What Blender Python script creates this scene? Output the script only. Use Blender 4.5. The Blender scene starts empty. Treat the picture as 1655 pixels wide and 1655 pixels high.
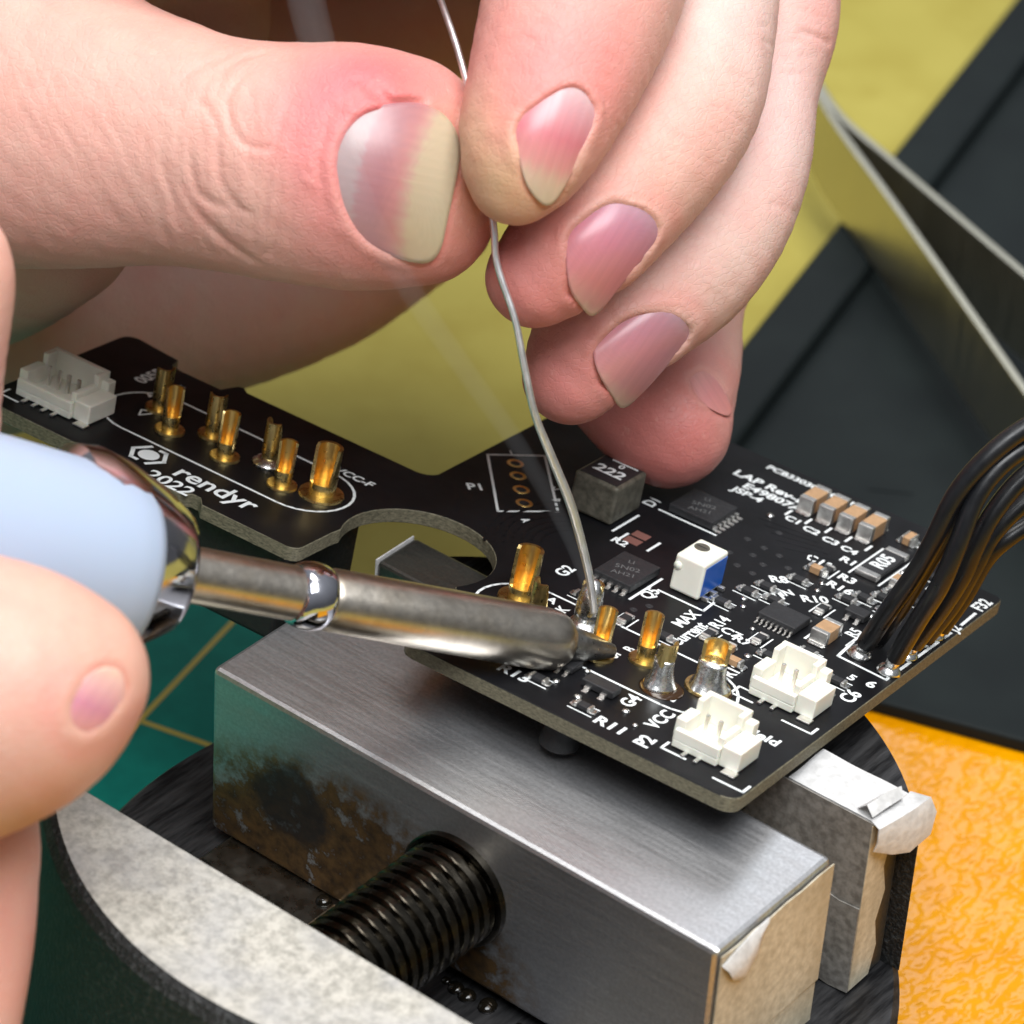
import bpy, bmesh, math, random
import numpy as np
from mathutils import Vector, Matrix
random.seed(7); rng = np.random.default_rng(7)
S = 0.001                                     # everything below is written in millimetres
scene = bpy.context.scene
col = scene.collection

# ------------------------------------------------------------------ camera
cam_d = bpy.data.cameras.new('camera'); cam = bpy.data.objects.new('camera', cam_d); col.objects.link(cam)
CAM_POS = (125.21, -204.793, 260.152)
CAM_ROT = ((0.77702, -0.393434, 0.491375), (0.626664, 0.409791, -0.662845), (0.059424, 0.822971, 0.564967))                            # columns: right, up, backwards
m4 = Matrix(CAM_ROT).to_4x4(); m4.translation = Vector(CAM_POS) * S
cam.matrix_world = m4
cam_d.sensor_width = 36; cam_d.lens = 123.161
cam_d.clip_start = 0.01; cam_d.clip_end = 10
cam_d.dof.use_dof = True; cam_d.dof.focus_distance = 0.350; cam_d.dof.aperture_fstop = 42
scene.camera = cam
VIEW = np.array((-0.51274, 0.70288, -0.49301))                       # mean direction in which hand and nails are looked at

# ------------------------------------------------------------------ light
world = bpy.data.worlds.new('World'); scene.world = world; world.use_nodes = True
wt = world.node_tree; bg = wt.nodes['Background']; bg.inputs['Strength'].default_value = 1.0
# plain room: pale ceiling overhead fading to darker walls
wc = wt.nodes.new('ShaderNodeTexCoord'); wx = wt.nodes.new('ShaderNodeSeparateXYZ'); wr = wt.nodes.new('ShaderNodeValToRGB')
wt.links.new(wc.outputs['Generated'], wx.inputs[0]); wt.links.new(wx.outputs['Z'], wr.inputs['Fac']); wt.links.new(wr.outputs['Color'], bg.inputs['Color'])
wr.color_ramp.elements[0].position = 0.0; wr.color_ramp.elements[0].color = (0.11, 0.113, 0.118, 1)
wr.color_ramp.elements[1].position = 0.75; wr.color_ramp.elements[1].color = (0.38, 0.40, 0.43, 1)
def area(name, loc, target, sx, sy, power, colr):
    d = bpy.data.lights.new(name, 'AREA'); d.shape = 'RECTANGLE'; d.size = sx * S; d.size_y = sy * S
    d.energy = power; d.color = colr
    o = bpy.data.objects.new(name, d); col.objects.link(o); o.location = Vector(loc) * S
    o.rotation_euler = (Vector(target) - Vector(loc)).to_track_quat('-Z', 'Y').to_euler()
    return o
area('key_lamp', (280, -200, 850), (-40, 40, 60), 640, 460, 13.0, (0.965, 0.985, 1.0))
area('ceiling_lamp', (-60, 120, 900), (-40, 50, 50), 520, 300, 5.5, (1.0, 0.975, 0.94))
area('back_light', (-760, 820, 860), (-30, 40, 60), 900, 420, 3.0, (0.90, 0.95, 1.0))  # broad lamp added at the back to reflect in steel and board
scene.cycles.max_bounces = 8; scene.cycles.diffuse_bounces = 3; scene.cycles.glossy_bounces = 4
scene.view_settings.view_transform = 'Standard'; scene.view_settings.look = 'None'
scene.view_settings.exposure = -0.3; scene.view_settings.gamma = 1.0
scene.view_settings.use_curve_mapping = False

# ------------------------------------------------------------------ materials
def srgb(r, g, b):
    f = lambda c: (c / 255 / 12.92) if c <= 10.3 else ((c / 255 + 0.055) / 1.055) ** 2.4
    return (f(r), f(g), f(b), 1)
class NT:
    def __init__(s, name):
        s.m = bpy.data.materials.new(name); s.m.use_nodes = True; s.t = s.m.node_tree
        s.p = s.t.nodes['Principled BSDF']; s.tc = s.t.nodes.new('ShaderNodeTexCoord')
    def n(s, typ, **kw):
        x = s.t.nodes.new(typ)
        for k, v in kw.items():
            if k in x.inputs: x.inputs[k].default_value = v
            else: setattr(x, k, v)
        return x
    def l(s, a, b): s.t.links.new(a, b)
    def vec(s, scale=(1, 1, 1), rot=(0, 0, 0)):
        mp = s.n('ShaderNodeMapping'); mp.inputs['Scale'].default_value = scale; mp.inputs['Rotation'].default_value = rot
        s.l(s.tc.outputs['Object'], mp.inputs['Vector']); return mp.outputs['Vector']
    def noise(s, period, detail=4, rough=0.55, scale=(1, 1, 1), rot=(0, 0, 0)):
        x = s.n('ShaderNodeTexNoise', Scale=1000.0 / period, Detail=detail, Roughness=rough)
        s.l(s.vec(scale, rot), x.inputs['Vector']); return x.outputs['Fac']
    def ramp(s, fac, stops):
        r = s.n('ShaderNodeValToRGB'); e = r.color_ramp.elements
        while len(e) < len(stops): e.new(0.5)
        for i, (p, c) in enumerate(stops):
            e[i].position = p; e[i].color = c if hasattr(c, '__len__') else (c, c, c, 1)
        s.l(fac, r.inputs['Fac']); return r.outputs['Color']
    def mix(s, fac, a, b, mode='MIX'):
        x = s.n('ShaderNodeMix', data_type='RGBA', blend_type=mode)
        for sock, v in ((x.inputs['Factor'], fac), (x.inputs['A'], a), (x.inputs['B'], b)): pass
        ins = [i for i in x.inputs if i.enabled]
        for sock, v in zip(ins, (fac, a, b)):
            if hasattr(v, 'links') or hasattr(v, 'is_output'): s.l(v, sock)
            else: sock.default_value = v
        return [o for o in x.outputs if o.enabled][0]
    def bump(s, h, strength, dist_mm, prev=None):
        b = s.n('ShaderNodeBump', Strength=strength, Distance=dist_mm * S); s.l(h, b.inputs['Height'])
        if prev is not None: s.l(prev, b.inputs['Normal'])
        s.l(b.outputs['Normal'], s.p.inputs['Normal']); return b.outputs['Normal']
    def set(s, **kw):
        for k, v in kw.items():
            k = k.replace('_', ' ')
            if hasattr(v, 'is_output'): s.l(v, s.p.inputs[k])
            else: s.p.inputs[k].default_value = v
        return s
def simple(name, c, rough=0.5, metal=0.0, var=0.0, period=2.0, bump=0.0, bper=0.4, spec=0.5, bdist=0.1):
    t = NT(name); c = tuple(c)
    if var:
        d = tuple(max(0, x * (1 - var)) for x in c[:3]) + (1,); u = tuple(min(1, x * (1 + var)) for x in c[:3]) + (1,)
        t.set(Base_Color=t.ramp(t.noise(period), [(0.3, d), (0.7, u)]))
        t.set(Roughness=t.ramp(t.noise(period * 0.6), [(0.3, max(0.02, rough - 0.08)), (0.7, min(1, rough + 0.08))]))
    else: t.set(Base_Color=c, Roughness=rough)
    t.set(Metallic=metal, Specular_IOR_Level=spec)
    if bump: t.bump(t.noise(bper), bump, bdist)
    return t.m
M = {}
# ------------------------------------------------------------------ mesh helpers (mm in, metres out)
class MB:
    def __init__(s): s.v = []; s.f = []; s.mi = []
    def add(s, vs, fs, mi=0):
        o = len(s.v); s.v += [tuple(map(float, p)) for p in vs]
        s.f += [tuple(o + i for i in f) for f in fs]; s.mi += [mi] * len(fs); return s
    def box(s, x0, x1, y0, y1, z0, z1, mi=0):
        v = [(x, y, z) for z in (z0, z1) for y in (y0, y1) for x in (x0, x1)]
        return s.add(v, [(0, 2, 3, 1), (4, 5, 7, 6), (0, 1, 5, 4), (2, 6, 7, 3), (0, 4, 6, 2), (1, 3, 7, 5)], mi)
    def prism(s, poly, z0, z1, mi=0, mside=None):
        n = len(poly); a = sum(poly[i][0] * poly[(i + 1) % n][1] - poly[(i + 1) % n][0] * poly[i][1] for i in range(n))
        if a < 0: poly = poly[::-1]
        v = [(x, y, z0) for x, y in poly] + [(x, y, z1) for x, y in poly]
        s.add(v, [tuple(range(n - 1, -1, -1)), tuple(range(n, 2 * n))], mi)
        o = len(s.v) - 2 * n
        for i in range(n):
            j = (i + 1) % n; s.f.append((o + i, o + j, o + n + j, o + n + i)); s.mi.append(mi if mside is None else mside)
        return s
    def lathe(s, prof, org=(0, 0, 0), axis=(0, 0, 1), seg=48, a0=0.0, a1=None, mi=0, up=None):
        """prof: list of (t along axis, radius)"""
        ax = Vector(axis).normalized(); e1 = ax.orthogonal().normalized() if up is None else (Vector(up) - ax * Vector(up).dot(ax)).normalized()
        e2 = ax.cross(e1); full = a1 is None; n = seg if full else seg + 1; A1 = 2 * math.pi if full else a1
        vs = []
        for t, r in prof:
            for k in range(n):
                a = a0 + (A1 - a0) * k / seg; vs.append(Vector(org) + ax * t + (e1 * math.cos(a) + e2 * math.sin(a)) * r)
        fs = []
        for i in range(len(prof) - 1):
            for k in range(seg):
                k2 = (k + 1) % n; fs.append((i * n + k, i * n + k2, (i + 1) * n + k2, (i + 1) * n + k))
        if full:
            if prof[0][1] > 1e-6: fs.append(tuple(range(n - 1, -1, -1)))
            if prof[-1][1] > 1e-6: fs.append(tuple((len(prof) - 1) * n + k for k in range(n)))
        return s.add(vs, fs, mi)
    def tube(s, pts, rad, seg=12, sub=6, mi=0, caps=True):
        pts = np.array(pts, float); r = np.full(len(pts), rad) if np.isscalar(rad) else np.array(rad, float)
        P, Rr = spline(pts, r, sub); n = len(P)
        T = np.gradient(P, axis=0); T /= np.linalg.norm(T, axis=1)[:, None]
        u = np.cross(T[0], [0.3, 0.2, 1.0]); u /= np.linalg.norm(u); vs = []
        for i in range(n):
            u = u - T[i] * (u @ T[i]); u /= np.linalg.norm(u); w = np.cross(T[i], u)
            for k in range(seg):
                a = 2 * math.pi * k / seg; vs.append(P[i] + (u * math.cos(a) + w * math.sin(a)) * Rr[i])
        fs = [(i * seg + k, i * seg + (k + 1) % seg, (i + 1) * seg + (k + 1) % seg, (i + 1) * seg + k) for i in range(n - 1) for k in range(seg)]
        if caps: fs += [tuple(range(seg - 1, -1, -1)), tuple((n - 1) * seg + k for k in range(seg))]
        return s.add(vs, fs, mi)
    def build(s, name, mat, parent=None, org=(0, 0, 0), smooth=False, bevel=0.0, seg=2, auto=None):
        me = bpy.data.meshes.new(name); o3 = np.array(org, float)
        me.from_pydata([tuple((np.array(p) - o3) * S) for p in s.v], [], s.f); me.validate(clean_customdata=False)
        mats = mat if isinstance(mat, (list, tuple)) else [mat]
        for q in mats: me.materials.append(q)
        if len(mats) > 1 and len(me.polygons) == len(s.mi): me.polygons.foreach_set('material_index', s.mi)
        bm = bmesh.new(); bm.from_mesh(me); bmesh.ops.recalc_face_normals(bm, faces=bm.faces); bm.to_mesh(me); bm.free()
        o = bpy.data.objects.new(name, me); col.objects.link(o)
        if parent is not None: o.parent = parent
        if smooth: me.polygons.foreach_set('use_smooth', [True] * len(me.polygons))
        if smooth and auto: me.set_sharp_from_angle(angle=math.radians(auto))
        if bevel:
            b = o.modifiers.new('bevel', 'BEVEL'); b.width = bevel * S; b.segments = seg; b.limit_method = 'ANGLE'; b.angle_limit = math.radians(40)
        return o
def spline(pts, r, sub):
    n = len(pts); P = []; Rr = []
    for i in range(n - 1):
        p0, p1, p2, p3 = pts[max(i - 1, 0)], pts[i], pts[i + 1], pts[min(i + 2, n - 1)]
        q0, q1, q2, q3 = r[max(i - 1, 0)], r[i], r[i + 1], r[min(i + 2, n - 1)]
        for k in range(sub):
            t = k / sub; c = lambda a, b, d, e: 0.5 * (2 * b + (d - a) * t + (2 * a - 5 * b + 4 * d - e) * t * t + (3 * b - a - 3 * d + e) * t ** 3)
            P.append(c(p0, p1, p2, p3)); Rr.append(c(q0, q1, q2, q3))
    P.append(pts[-1]); Rr.append(r[-1]); return np.array(P), np.array(Rr)
def empty(name, loc, label, cat, group=None):
    o = bpy.data.objects.new(name, None); col.objects.link(o); o.empty_display_size = 0.01
    o.location = Vector(loc) * S; return tag(o, label, cat, group)
def tag(o, label=None, cat=None, group=None, kind=None):
    for k, v in (('label', label), ('category', cat), ('group', group), ('kind', kind)):
        if v: o[k] = v
    return o
def dup(o, parent, loc=None):
    c = o.copy(); col.objects.link(c); c.parent = parent
    if loc is not None: c.location = Vector(loc) * S
    for ch in list(o.children): dup(ch, c)
    return c

# ================================================================== setting: bench, cutting mat, amber sheet, tray, tweezers
G1 = np.array([0.236, -0.972]); G2 = np.array([0.972, 0.236]); G0 = np.array([-105.7, 35.0])
def gp(right, back): return tuple(G0 + G2 * right - G1 * back)
def strip(mb, a, b, w, z0, z1):
    a = np.array(a); b = np.array(b); d = (b - a) / np.linalg.norm(b - a); n = np.array([-d[1], d[0]]) * w / 2
    mb.prism([tuple(a + n), tuple(a - n), tuple(b - n), tuple(b + n)], z0, z1)
t = NT('bench_laminate')
c = t.mix(t.ramp(t.noise(60, 3), [(0.35, 0.0), (0.65, 1.0)]), srgb(160, 148, 72), srgb(174, 162, 84))
c = t.mix(t.ramp(t.noise(14, 5), [(0.45, 0.0), (0.75, 0.5)]), c, srgb(146, 130, 54))
t.set(Base_Color=c, Roughness=0.65, Specular_IOR_Level=0.1); t.bump(t.noise(1.2, 3), 0.25, 0.2); M['bench'] = t.m
mb = MB(); mb.prism([gp(-330, -330), gp(420, -330), gp(420, 560), gp(-330, 560)], -22, -2)
tag(mb.build('workbench', M['bench']), kind='structure')

t = NT('cutting_mat_green')
c = t.mix(t.ramp(t.noise(3, 4), [(0.4, 0.0), (0.7, 1.0)]), srgb(10, 122, 108), srgb(16, 134, 118))
t.set(Base_Color=c, Roughness=0.65, Specular_IOR_Level=0.15); t.bump(t.noise(0.35, 2), 0.35, 0.08); M['mat'] = t.m
M['mat_line'] = simple('mat_yellow_ink', srgb(196, 172, 62), 0.6)
mat = empty('cutting_mat', (*gp(-60, -60), -2), 'green cutting mat with thin yellow grid lines under the vise', 'cutting mat')
o3 = (*gp(-60, -60), -2)
MB().prism([gp(-150, -170), gp(60, -170), gp(60, 36), gp(-150, 36)], -2, 0).build('mat_sheet', M['mat'], mat, o3, bevel=0.3)
for k in range(-5, 3):
    b = MB(); strip(b, gp(25.4 * k, -168), gp(25.4 * k, 34), 0.75, 0.004, 0.03); b.build('grid_line', M['mat_line'], mat, o3)
for k in range(-6, 2):
    b = MB(); strip(b, gp(-148, 25.4 * k), gp(58, 25.4 * k), 0.75, 0.03, 0.056); b.build('grid_line', M['mat_line'], mat, o3)

t = NT('amber_plastic')
n1 = t.noise(1.3, 1, 0.4, (1, 0.6, 1), (0, 0, 0.5)); n2 = t.noise(0.7, 2)
c = t.mix(t.ramp(t.noise(9, 4), [(0.35, 0.0), (0.7, 1.0)]), srgb(212, 138, 0), srgb(222, 150, 0))
t.set(Base_Color=c, Roughness=0.09, Specular_IOR_Level=0.5)
bn = t.bump(n1, 0.85, 0.45); t.bump(n2, 0.3, 0.10, bn); M['amber'] = t.m
am = MB().prism([gp(60.6, -150), gp(230, -150), gp(230, 66), gp(60.6, 66)], -2, 0.2).build('plastic_sheet', M['amber'], bevel=0.3)
tag(am, 'glossy amber yellow plastic sheet with pebbled surface right of the vise', 'plastic sheet')

# black tray with a raised rim
t = NT('black_tray_plastic')
c = t.mix(t.ramp(t.noise(18, 4), [(0.4, 0.0), (0.7, 1.0)]), srgb(22, 27, 28), srgb(28, 34, 34))
sc = t.ramp(t.noise(1.1, 6, 0.7, (1, 0.15, 1), (0, 0, 0.6)), [(0.70, 0.0), (0.76, 0.35)])
t.set(Base_Color=t.mix(sc, c, srgb(90, 98, 98)), Roughness=0.55, Specular_IOR_Level=0.14); t.bump(t.noise(0.3, 2), 0.3, 0.06); M['tray'] = t.m
TC = np.array([-82.6, 83.6]); TL = np.array([-0.25, 0.968]); TN = np.array([0.95, 0.312])
def tp(a, b): return tuple(TC + TL * a + TN * b)
tray = empty('tray', (*tp(120, 80), 0.2), 'black plastic tray with a raised rim behind the circuit board', 'tray')
o3 = (*tp(120, 80), 0.2)
MB().prism([tp(0, 0), tp(0, 200), tp(320, 200), tp(320, 0)], 0.2, 2.2).build('tray_floor', M['tray'], tray, o3, bevel=0.4)
MB().prism([tp(0.2, 0.1), tp(0.2, 8.5), tp(319, 8.5), tp(319, 0.1)], 2.2, 5.0).build('rim', M['tray'], tray, o3, bevel=0.9, seg=3)
MB().prism([tp(310, 8.5), tp(310, 199), tp(319, 199), tp(319, 8.5)], 2.2, 5.0).build('rim', M['tray'], tray, o3, bevel=0.9, seg=3)
b = MB()
ga = (-68.31, 135.39, 2.2); gb = (-63.45, 138.65, 2.2); gc = (-61.55, 143.12, 2.2)
strip(b, ga[:2], gb[:2], 1.2, 2.15, 2.34)
b.build('embossed_mark', M['tray'], tray, o3)

# steel tweezers lying across the tray rim
t = NT('tweezer_steel'); t.set(Base_Color=srgb(196, 192, 176), Metallic=1.0, Roughness=t.ramp(t.noise(1.5, 4, 0.6, (1, 1, 0.1)), [(0.3, 0.3), (0.7, 0.4)])); M['tweezer'] = t.m
tw0 = (-119.61, 196.17, 17.5)
tw = empty('tweezers', (tw0[0], tw0[1], 5.2), 'steel tweezers lying on edge across the black tray rim', 'tweezers')
def blade(path, thick, z0, z1):
    p = np.array(path); p, w = spline(p, np.array(thick), 5); b = MB(); T = np.gradient(p, axis=0); T /= np.linalg.norm(T, axis=1)[:, None]
    N = np.c_[-T[:, 1], T[:, 0]]; n = len(p); vs = []
    for i in range(n):
        for q, zz in ((1, z0), (1, z1[i] if hasattr(z1, '__len__') else z1), (-1, z1), (-1, z0)): vs.append((p[i, 0] + N[i, 0] * q * w[i] / 2, p[i, 1] + N[i, 1] * q * w[i] / 2, zz))
    fs = [(i * 4 + k, i * 4 + (k + 1) % 4, i * 4 + 4 + (k + 1) % 4, i * 4 + 4 + k) for i in range(n - 1) for k in range(4)] + [(3, 2, 1, 0), tuple((n - 1) * 4 + k for k in range(4))]
    return b.add(vs, fs)
o3 = (tw0[0], tw0[1], 5.2)
blade([(-129.63, 205.33, 17.5)[:2], (-116.51, 193.78, 17.5)[:2], (-96.32, 179.31, 17.5)[:2], (-75.51, 164.23, 17.5)[:2], (-55.28, 149.43, 17.5)[:2], (-34.47, 134.43, 17.5)[:2]], [1.2] * 6, 5.2, 17.5).build('arm', M['tweezer'], tw, o3, bevel=0.25)
blade([(-129.6, 205.95, 17.5)[:2], (-116.45, 195.49, 17.5)[:2], (-102.93, 189.19, 17.5)[:2], (-87.03, 182.05, 17.5)[:2], (-71.23, 174.98, 17.5)[:2], (-51.72, 166.44, 17.5)[:2]], [1.2] * 6, 5.25, 17.55).build('arm', M['tweezer'], tw, o3, bevel=0.25)

# ================================================================== round machine vise
VC = (-31.3, 6.0); VR = 41.5
vise = empty('machine_vise', (VC[0], VC[1], 0), 'small round steel vise with three parallel jaws and an oily screw', 'vise')
vo = (VC[0], VC[1], 0)
def ground_steel(name, base, rough, stain=False, scratch=0.5):
    t = NT(name)
    a = t.noise(0.4, 3, 0.6); b_ = t.noise(9, 3); c = t.noise(0.45, 3, 0.6, (0.06, 1, 1), (0, 0, 0.12)); sw = t.noise(1.4, 4, 0.65, (0.35, 1, 1), (0, 0, 0.7))
    lo = tuple(x * 0.86 for x in base[:3]) + (1,); hi = tuple(min(1, x * 1.08) for x in base[:3]) + (1,)
    cc = t.mix(t.ramp(a, [(0.36, 0.0), (0.64, 1.0)]), lo, hi)
    cc = t.mix(t.ramp(c, [(0.40, 0.0), (0.72, 0.35)]), cc, tuple(x * 0.72 for x in base[:3]) + (1,))
    cc = t.mix(t.ramp(sw, [(0.62, 0.0), (0.66, 0.35), (0.70, 0.0)]), cc, tuple(min(1, x * 1.3) for x in base[:3]) + (1,))
    if stain:
        sp = t.n('ShaderNodeTexGradient', gradient_type='SPHERICAL'); mp = t.n('ShaderNodeMapping'); mp.vector_type = 'POINT'
        # stain round the foot of the screw bore, on the front face
        mp.inputs['Location'].default_value = (0.013 / 0.026, 0, -0.030 / 0.017); mp.inputs['Scale'].default_value = (1 / 0.026, 1 / 0.05, 1 / 0.017)
        t.l(t.tc.outputs['Object'], mp.inputs['Vector']); t.l(mp.outputs['Vector'], sp.inputs['Vector'])
        msk = t.n('ShaderNodeMath', operation='MULTIPLY'); t.l(sp.outputs['Fac'], msk.inputs[0])
        t.l(t.ramp(t.noise(2.6, 6, 0.7), [(0.36, 0.0), (0.6, 1.0)]), msk.inputs[1])
        rust = t.ramp(msk.outputs[0], [(0.02, 0.0), (0.16, 0.9)])
        cc = t.mix(rust, cc, t.ramp(t.noise(1.3, 4), [(0.35, srgb(92, 66, 26)), (0.65, srgb(164, 122, 62))]))
        # dark rubbed patch left of the bore
        sp2 = t.n('ShaderNodeTexGradient', gradient_type='SPHERICAL'); mp2 = t.n('ShaderNodeMapping')
        mp2.inputs['Location'].default_value = (0.0202 / 0.0066, 0, -0.0385 / 0.0062); mp2.inputs['Scale'].default_value = (1 / 0.0066, 20, 1 / 0.0062)
        t.l(t.tc.outputs['Object'], mp2.inputs['Vector']); t.l(mp2.outputs['Vector'], sp2.inputs['Vector'])
        ad = t.n('ShaderNodeMath', operation='MULTIPLY_ADD'); t.l(t.noise(3, 4), ad.inputs[0]); ad.inputs[1].default_value = 0.5; t.l(sp2.outputs['Fac'], ad.inputs[2])
        cc = t.mix(t.ramp(ad.outputs[0], [(0.42, 0.0), (0.62, 0.8)]), cc, srgb(78, 80, 84))
    t.set(Base_Color=cc, Metallic=0.9)
    t.set(Roughness=t.ramp(c, [(0.3, rough - 0.04), (0.7, rough + 0.08)]))
    bn = t.bump(c, scratch * 0.16, 0.05); t.bump(a, 0.06, 0.05, bn); return t.m
M['jaw_steel'] = ground_steel('ground_jaw_steel', srgb(206, 206, 208), 0.36, True)
M['jaw_dark'] = ground_steel('dark_jaw_steel', srgb(120, 118, 112), 0.38)
t = NT('blasted_steel_top')
n1 = t.noise(1.1, 6, 0.72); n2 = t.noise(7, 3)
c = t.mix(t.ramp(n1, [(0.38, 0.0), (0.6, 1.0)]), srgb(164, 161, 152), srgb(204, 200, 190))
c = t.mix(t.ramp(n2, [(0.4, 0.0), (0.7, 0.45)]), c, srgb(168, 170, 176))
t.set(Base_Color=c, Metallic=0.35, Roughness=t.ramp(n1, [(0.3, 0.42), (0.7, 0.6)])); t.bump(n1, 0.3, 0.12); M['blasted'] = t.m
t = NT('crinkle_black_paint')
n1 = t.noise(0.55, 4, 0.65)
t.set(Base_Color=t.ramp(n1, [(0.5, srgb(16, 18, 18)), (0.78, srgb(70, 72, 72))]), Roughness=0.55); t.bump(n1, 1.0, 0.45); M['crinkle'] = t.m
t = NT('dark_turned_steel')
n1 = t.noise(0.8, 4, 0.6, (1, 0.12, 1), (0, 0, -0.35))
t.set(Base_Color=t.ramp(n1, [(0.35, srgb(44, 44, 46)), (0.68, srgb(98, 98, 100))]), Metallic=0.85, Roughness=0.42); t.bump(n1, 0.4, 0.1); M['turned'] = t.m
M['oily_rail'] = simple('oily_rail_steel', srgb(128, 126, 120), 0.3, 1.0, 0.3, 3.0, 0.1, 0.8)
M['thread'] = simple('oily_black_thread', srgb(66, 62, 55), 0.22, 1.0, 0.3, 1.2, 0.15, 0.5)
M['oil'] = simple('dark_oil', srgb(20, 17, 12), 0.06, 0.0)
def seg_poly(ychord, sign, r=VR, n=60, inset=0.0):
    """outline of the circle segment beyond the chord at y = ychord (world)"""
    d = ychord - VC[1]; h = math.sqrt(r * r - d * d); a0 = math.atan2(d, -h); a1 = math.atan2(d, h)
    if sign < 0: a0 = a0 % (2 * math.pi); a1 = a1 % (2 * math.pi)
    return [(VC[0] + r * math.cos(a), VC[1] + r * math.sin(a)) for a in np.linspace(a0, a1, n)]
def half_moon(name, ych, sign, z0, z1, mt, ms, fl0, fl1):
    # lofted: crinkle painted skirt flaring downward, machined flat top
    b = MB(); rings = [(z0, VR + fl0), (z1 - 1.2, VR + fl1), (z1 - 0.35, VR + fl1 * 0.5), (z1, VR)]; n = 60; L = []
    for z, r in rings: L += [(x, y, z) for x, y in seg_poly(ych, sign, r, n)]
    fs = [(i * n + k, i * n + (k + 1) % n, (i + 1) * n + (k + 1) % n, (i + 1) * n + k) for i in range(3) for k in range(n)]
    b.add(L, fs, 1); b.add(L[-n:], [tuple(range(n))], 0); b.add(L[:n], [tuple(range(n))], 1)
    o = b.build(name, [mt, ms], vise, vo); return o
MB().lathe([(0, VR + 2.5), (2.5, VR + 2.5), (3.5, VR + 0.8), (27.6, VR + 0.4), (28.4, VR - 0.3)], (*VC, 0), seg=128).build('base', M['turned'], vise, vo, smooth=True, auto=35)
half_moon('fixed_jaw', -22.3, -1, 3.0, 50, M['blasted'], M['crinkle'], 5.2, 1.3)
half_moon('rear_jaw', 31.2, 1, 28.45, 46, M['turned'], M['crinkle'], 0.3, 0.2)
# two guide rails between front and rear, moving jaw riding on them
for x0, x1 in ((-59.5, -44.5), (-17.5, -3.0)):
    MB().box(x0, x1, -22.2, 24.4, 28.45, 29.6).build('guide_rail', M['oily_rail'], vise, vo, bevel=0.25)
mj = MB().box(-62, 0, 0, 18.2, 29.65, 50).build('moving_jaw', M['jaw_steel'], vise, (-31, 0, 0), bevel=0.55, seg=2)
mj.location = Vector((-31 - VC[0], -VC[1], 0)) * S
MB().box(-62, 0, 25.0, 31.1, 28.5, 50).build('jaw_plate', M['jaw_dark'], vise, vo, bevel=0.4)
# collar ring and screw with a trapezoid thread
b = MB(); SX, SZ = -30.0, 40.2
prof = []
n_turn, pitch = 14.6, 1.5; seg = 40; vs = []; fs = []; rows = 0
for i in range(int(n_turn * 8) + 1):
    for k in range(seg):
        a = 2 * math.pi * k / seg; y = -22.2 + i * pitch / 8; ph = (y / pitch - a / (2 * math.pi)) % 1.0
        h = 0.0 if ph < 0.13 else (ph - 0.13) / 0.12 if ph < 0.25 else 1.0 if ph < 0.88 else (1.0 - ph) / 0.12
        r = 4.95 + 0.6 * h; vs.append((SX + r * math.cos(a), y, SZ + r * math.sin(a)))
    rows += 1
fs = [(i * seg + k, i * seg + (k + 1) % seg, (i + 1) * seg + (k + 1) % seg, (i + 1) * seg + k) for i in range(rows - 1) for k in range(seg)]
fs += [tuple(range(seg)), tuple((rows - 1) * seg + k for k in range(seg))]
b.add(vs, fs); b.build('screw', M['thread'], vise, vo, smooth=True, auto=30)
MB().lathe([(-0.9, 5.9), (-0.75, 6.15), (0.05, 6.15), (0.05, 5.6), (-0.9, 5.6)], (SX, 0, SZ), (0, 1, 0), seg=56).build('screw_collar', M['thread'], vise, vo, smooth=True, auto=40)
# oil beads along the foot of the moving jaw
b = MB()
for k in range(16):
    x = -46 + rng.random() * 34; r = 0.25 + 0.45 * rng.random()
    b.lathe([(r * math.sin(q), r * 1.4 * math.cos(q)) for q in np.linspace(0, math.pi / 2, 5)], (x, -0.3 - rng.random() * 0.7, 29.62 if (-59 < x < -45 or x > -17) else 28.45), seg=10)
b.build('oil_film', M['oil'], vise, vo, smooth=True)['kind'] = 'stuff'
# masking tape
t = NT('masking_tape')
n1 = t.noise(0.9, 5, 0.6); n2 = t.noise(6, 3, 0.5, (1, 1, 0.4))
c = t.mix(t.ramp(n1, [(0.35, 0.0), (0.65, 1.0)]), srgb(176, 168, 148), srgb(206, 198, 178))
c = t.mix(t.ramp(n2, [(0.42, 0.0), (0.62, 0.6)]), c, srgb(150, 140, 118))
t.set(Base_Color=c, Roughness=0.5, Specular_IOR_Level=0.35); t.bump(n1, 0.35, 0.1); M['tape'] = t.m
t = NT('white_tape_flap'); n1 = t.noise(1.0, 5)
t.set(Base_Color=t.ramp(n1, [(0.35, srgb(186, 185, 184)), (0.65, srgb(210, 209, 208))]), Roughness=0.55); t.bump(n1, 0.5, 0.15); M['tape_white'] = t.m
t = NT('grey_tape_over_steel'); n1 = t.noise(0.8, 5)
t.set(Base_Color=t.ramp(n1, [(0.35, srgb(112, 108, 102)), (0.65, srgb(150, 146, 140))]), Roughness=0.5); t.bump(n1, 0.35, 0.1); M['tape_grey'] = t.m
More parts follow.
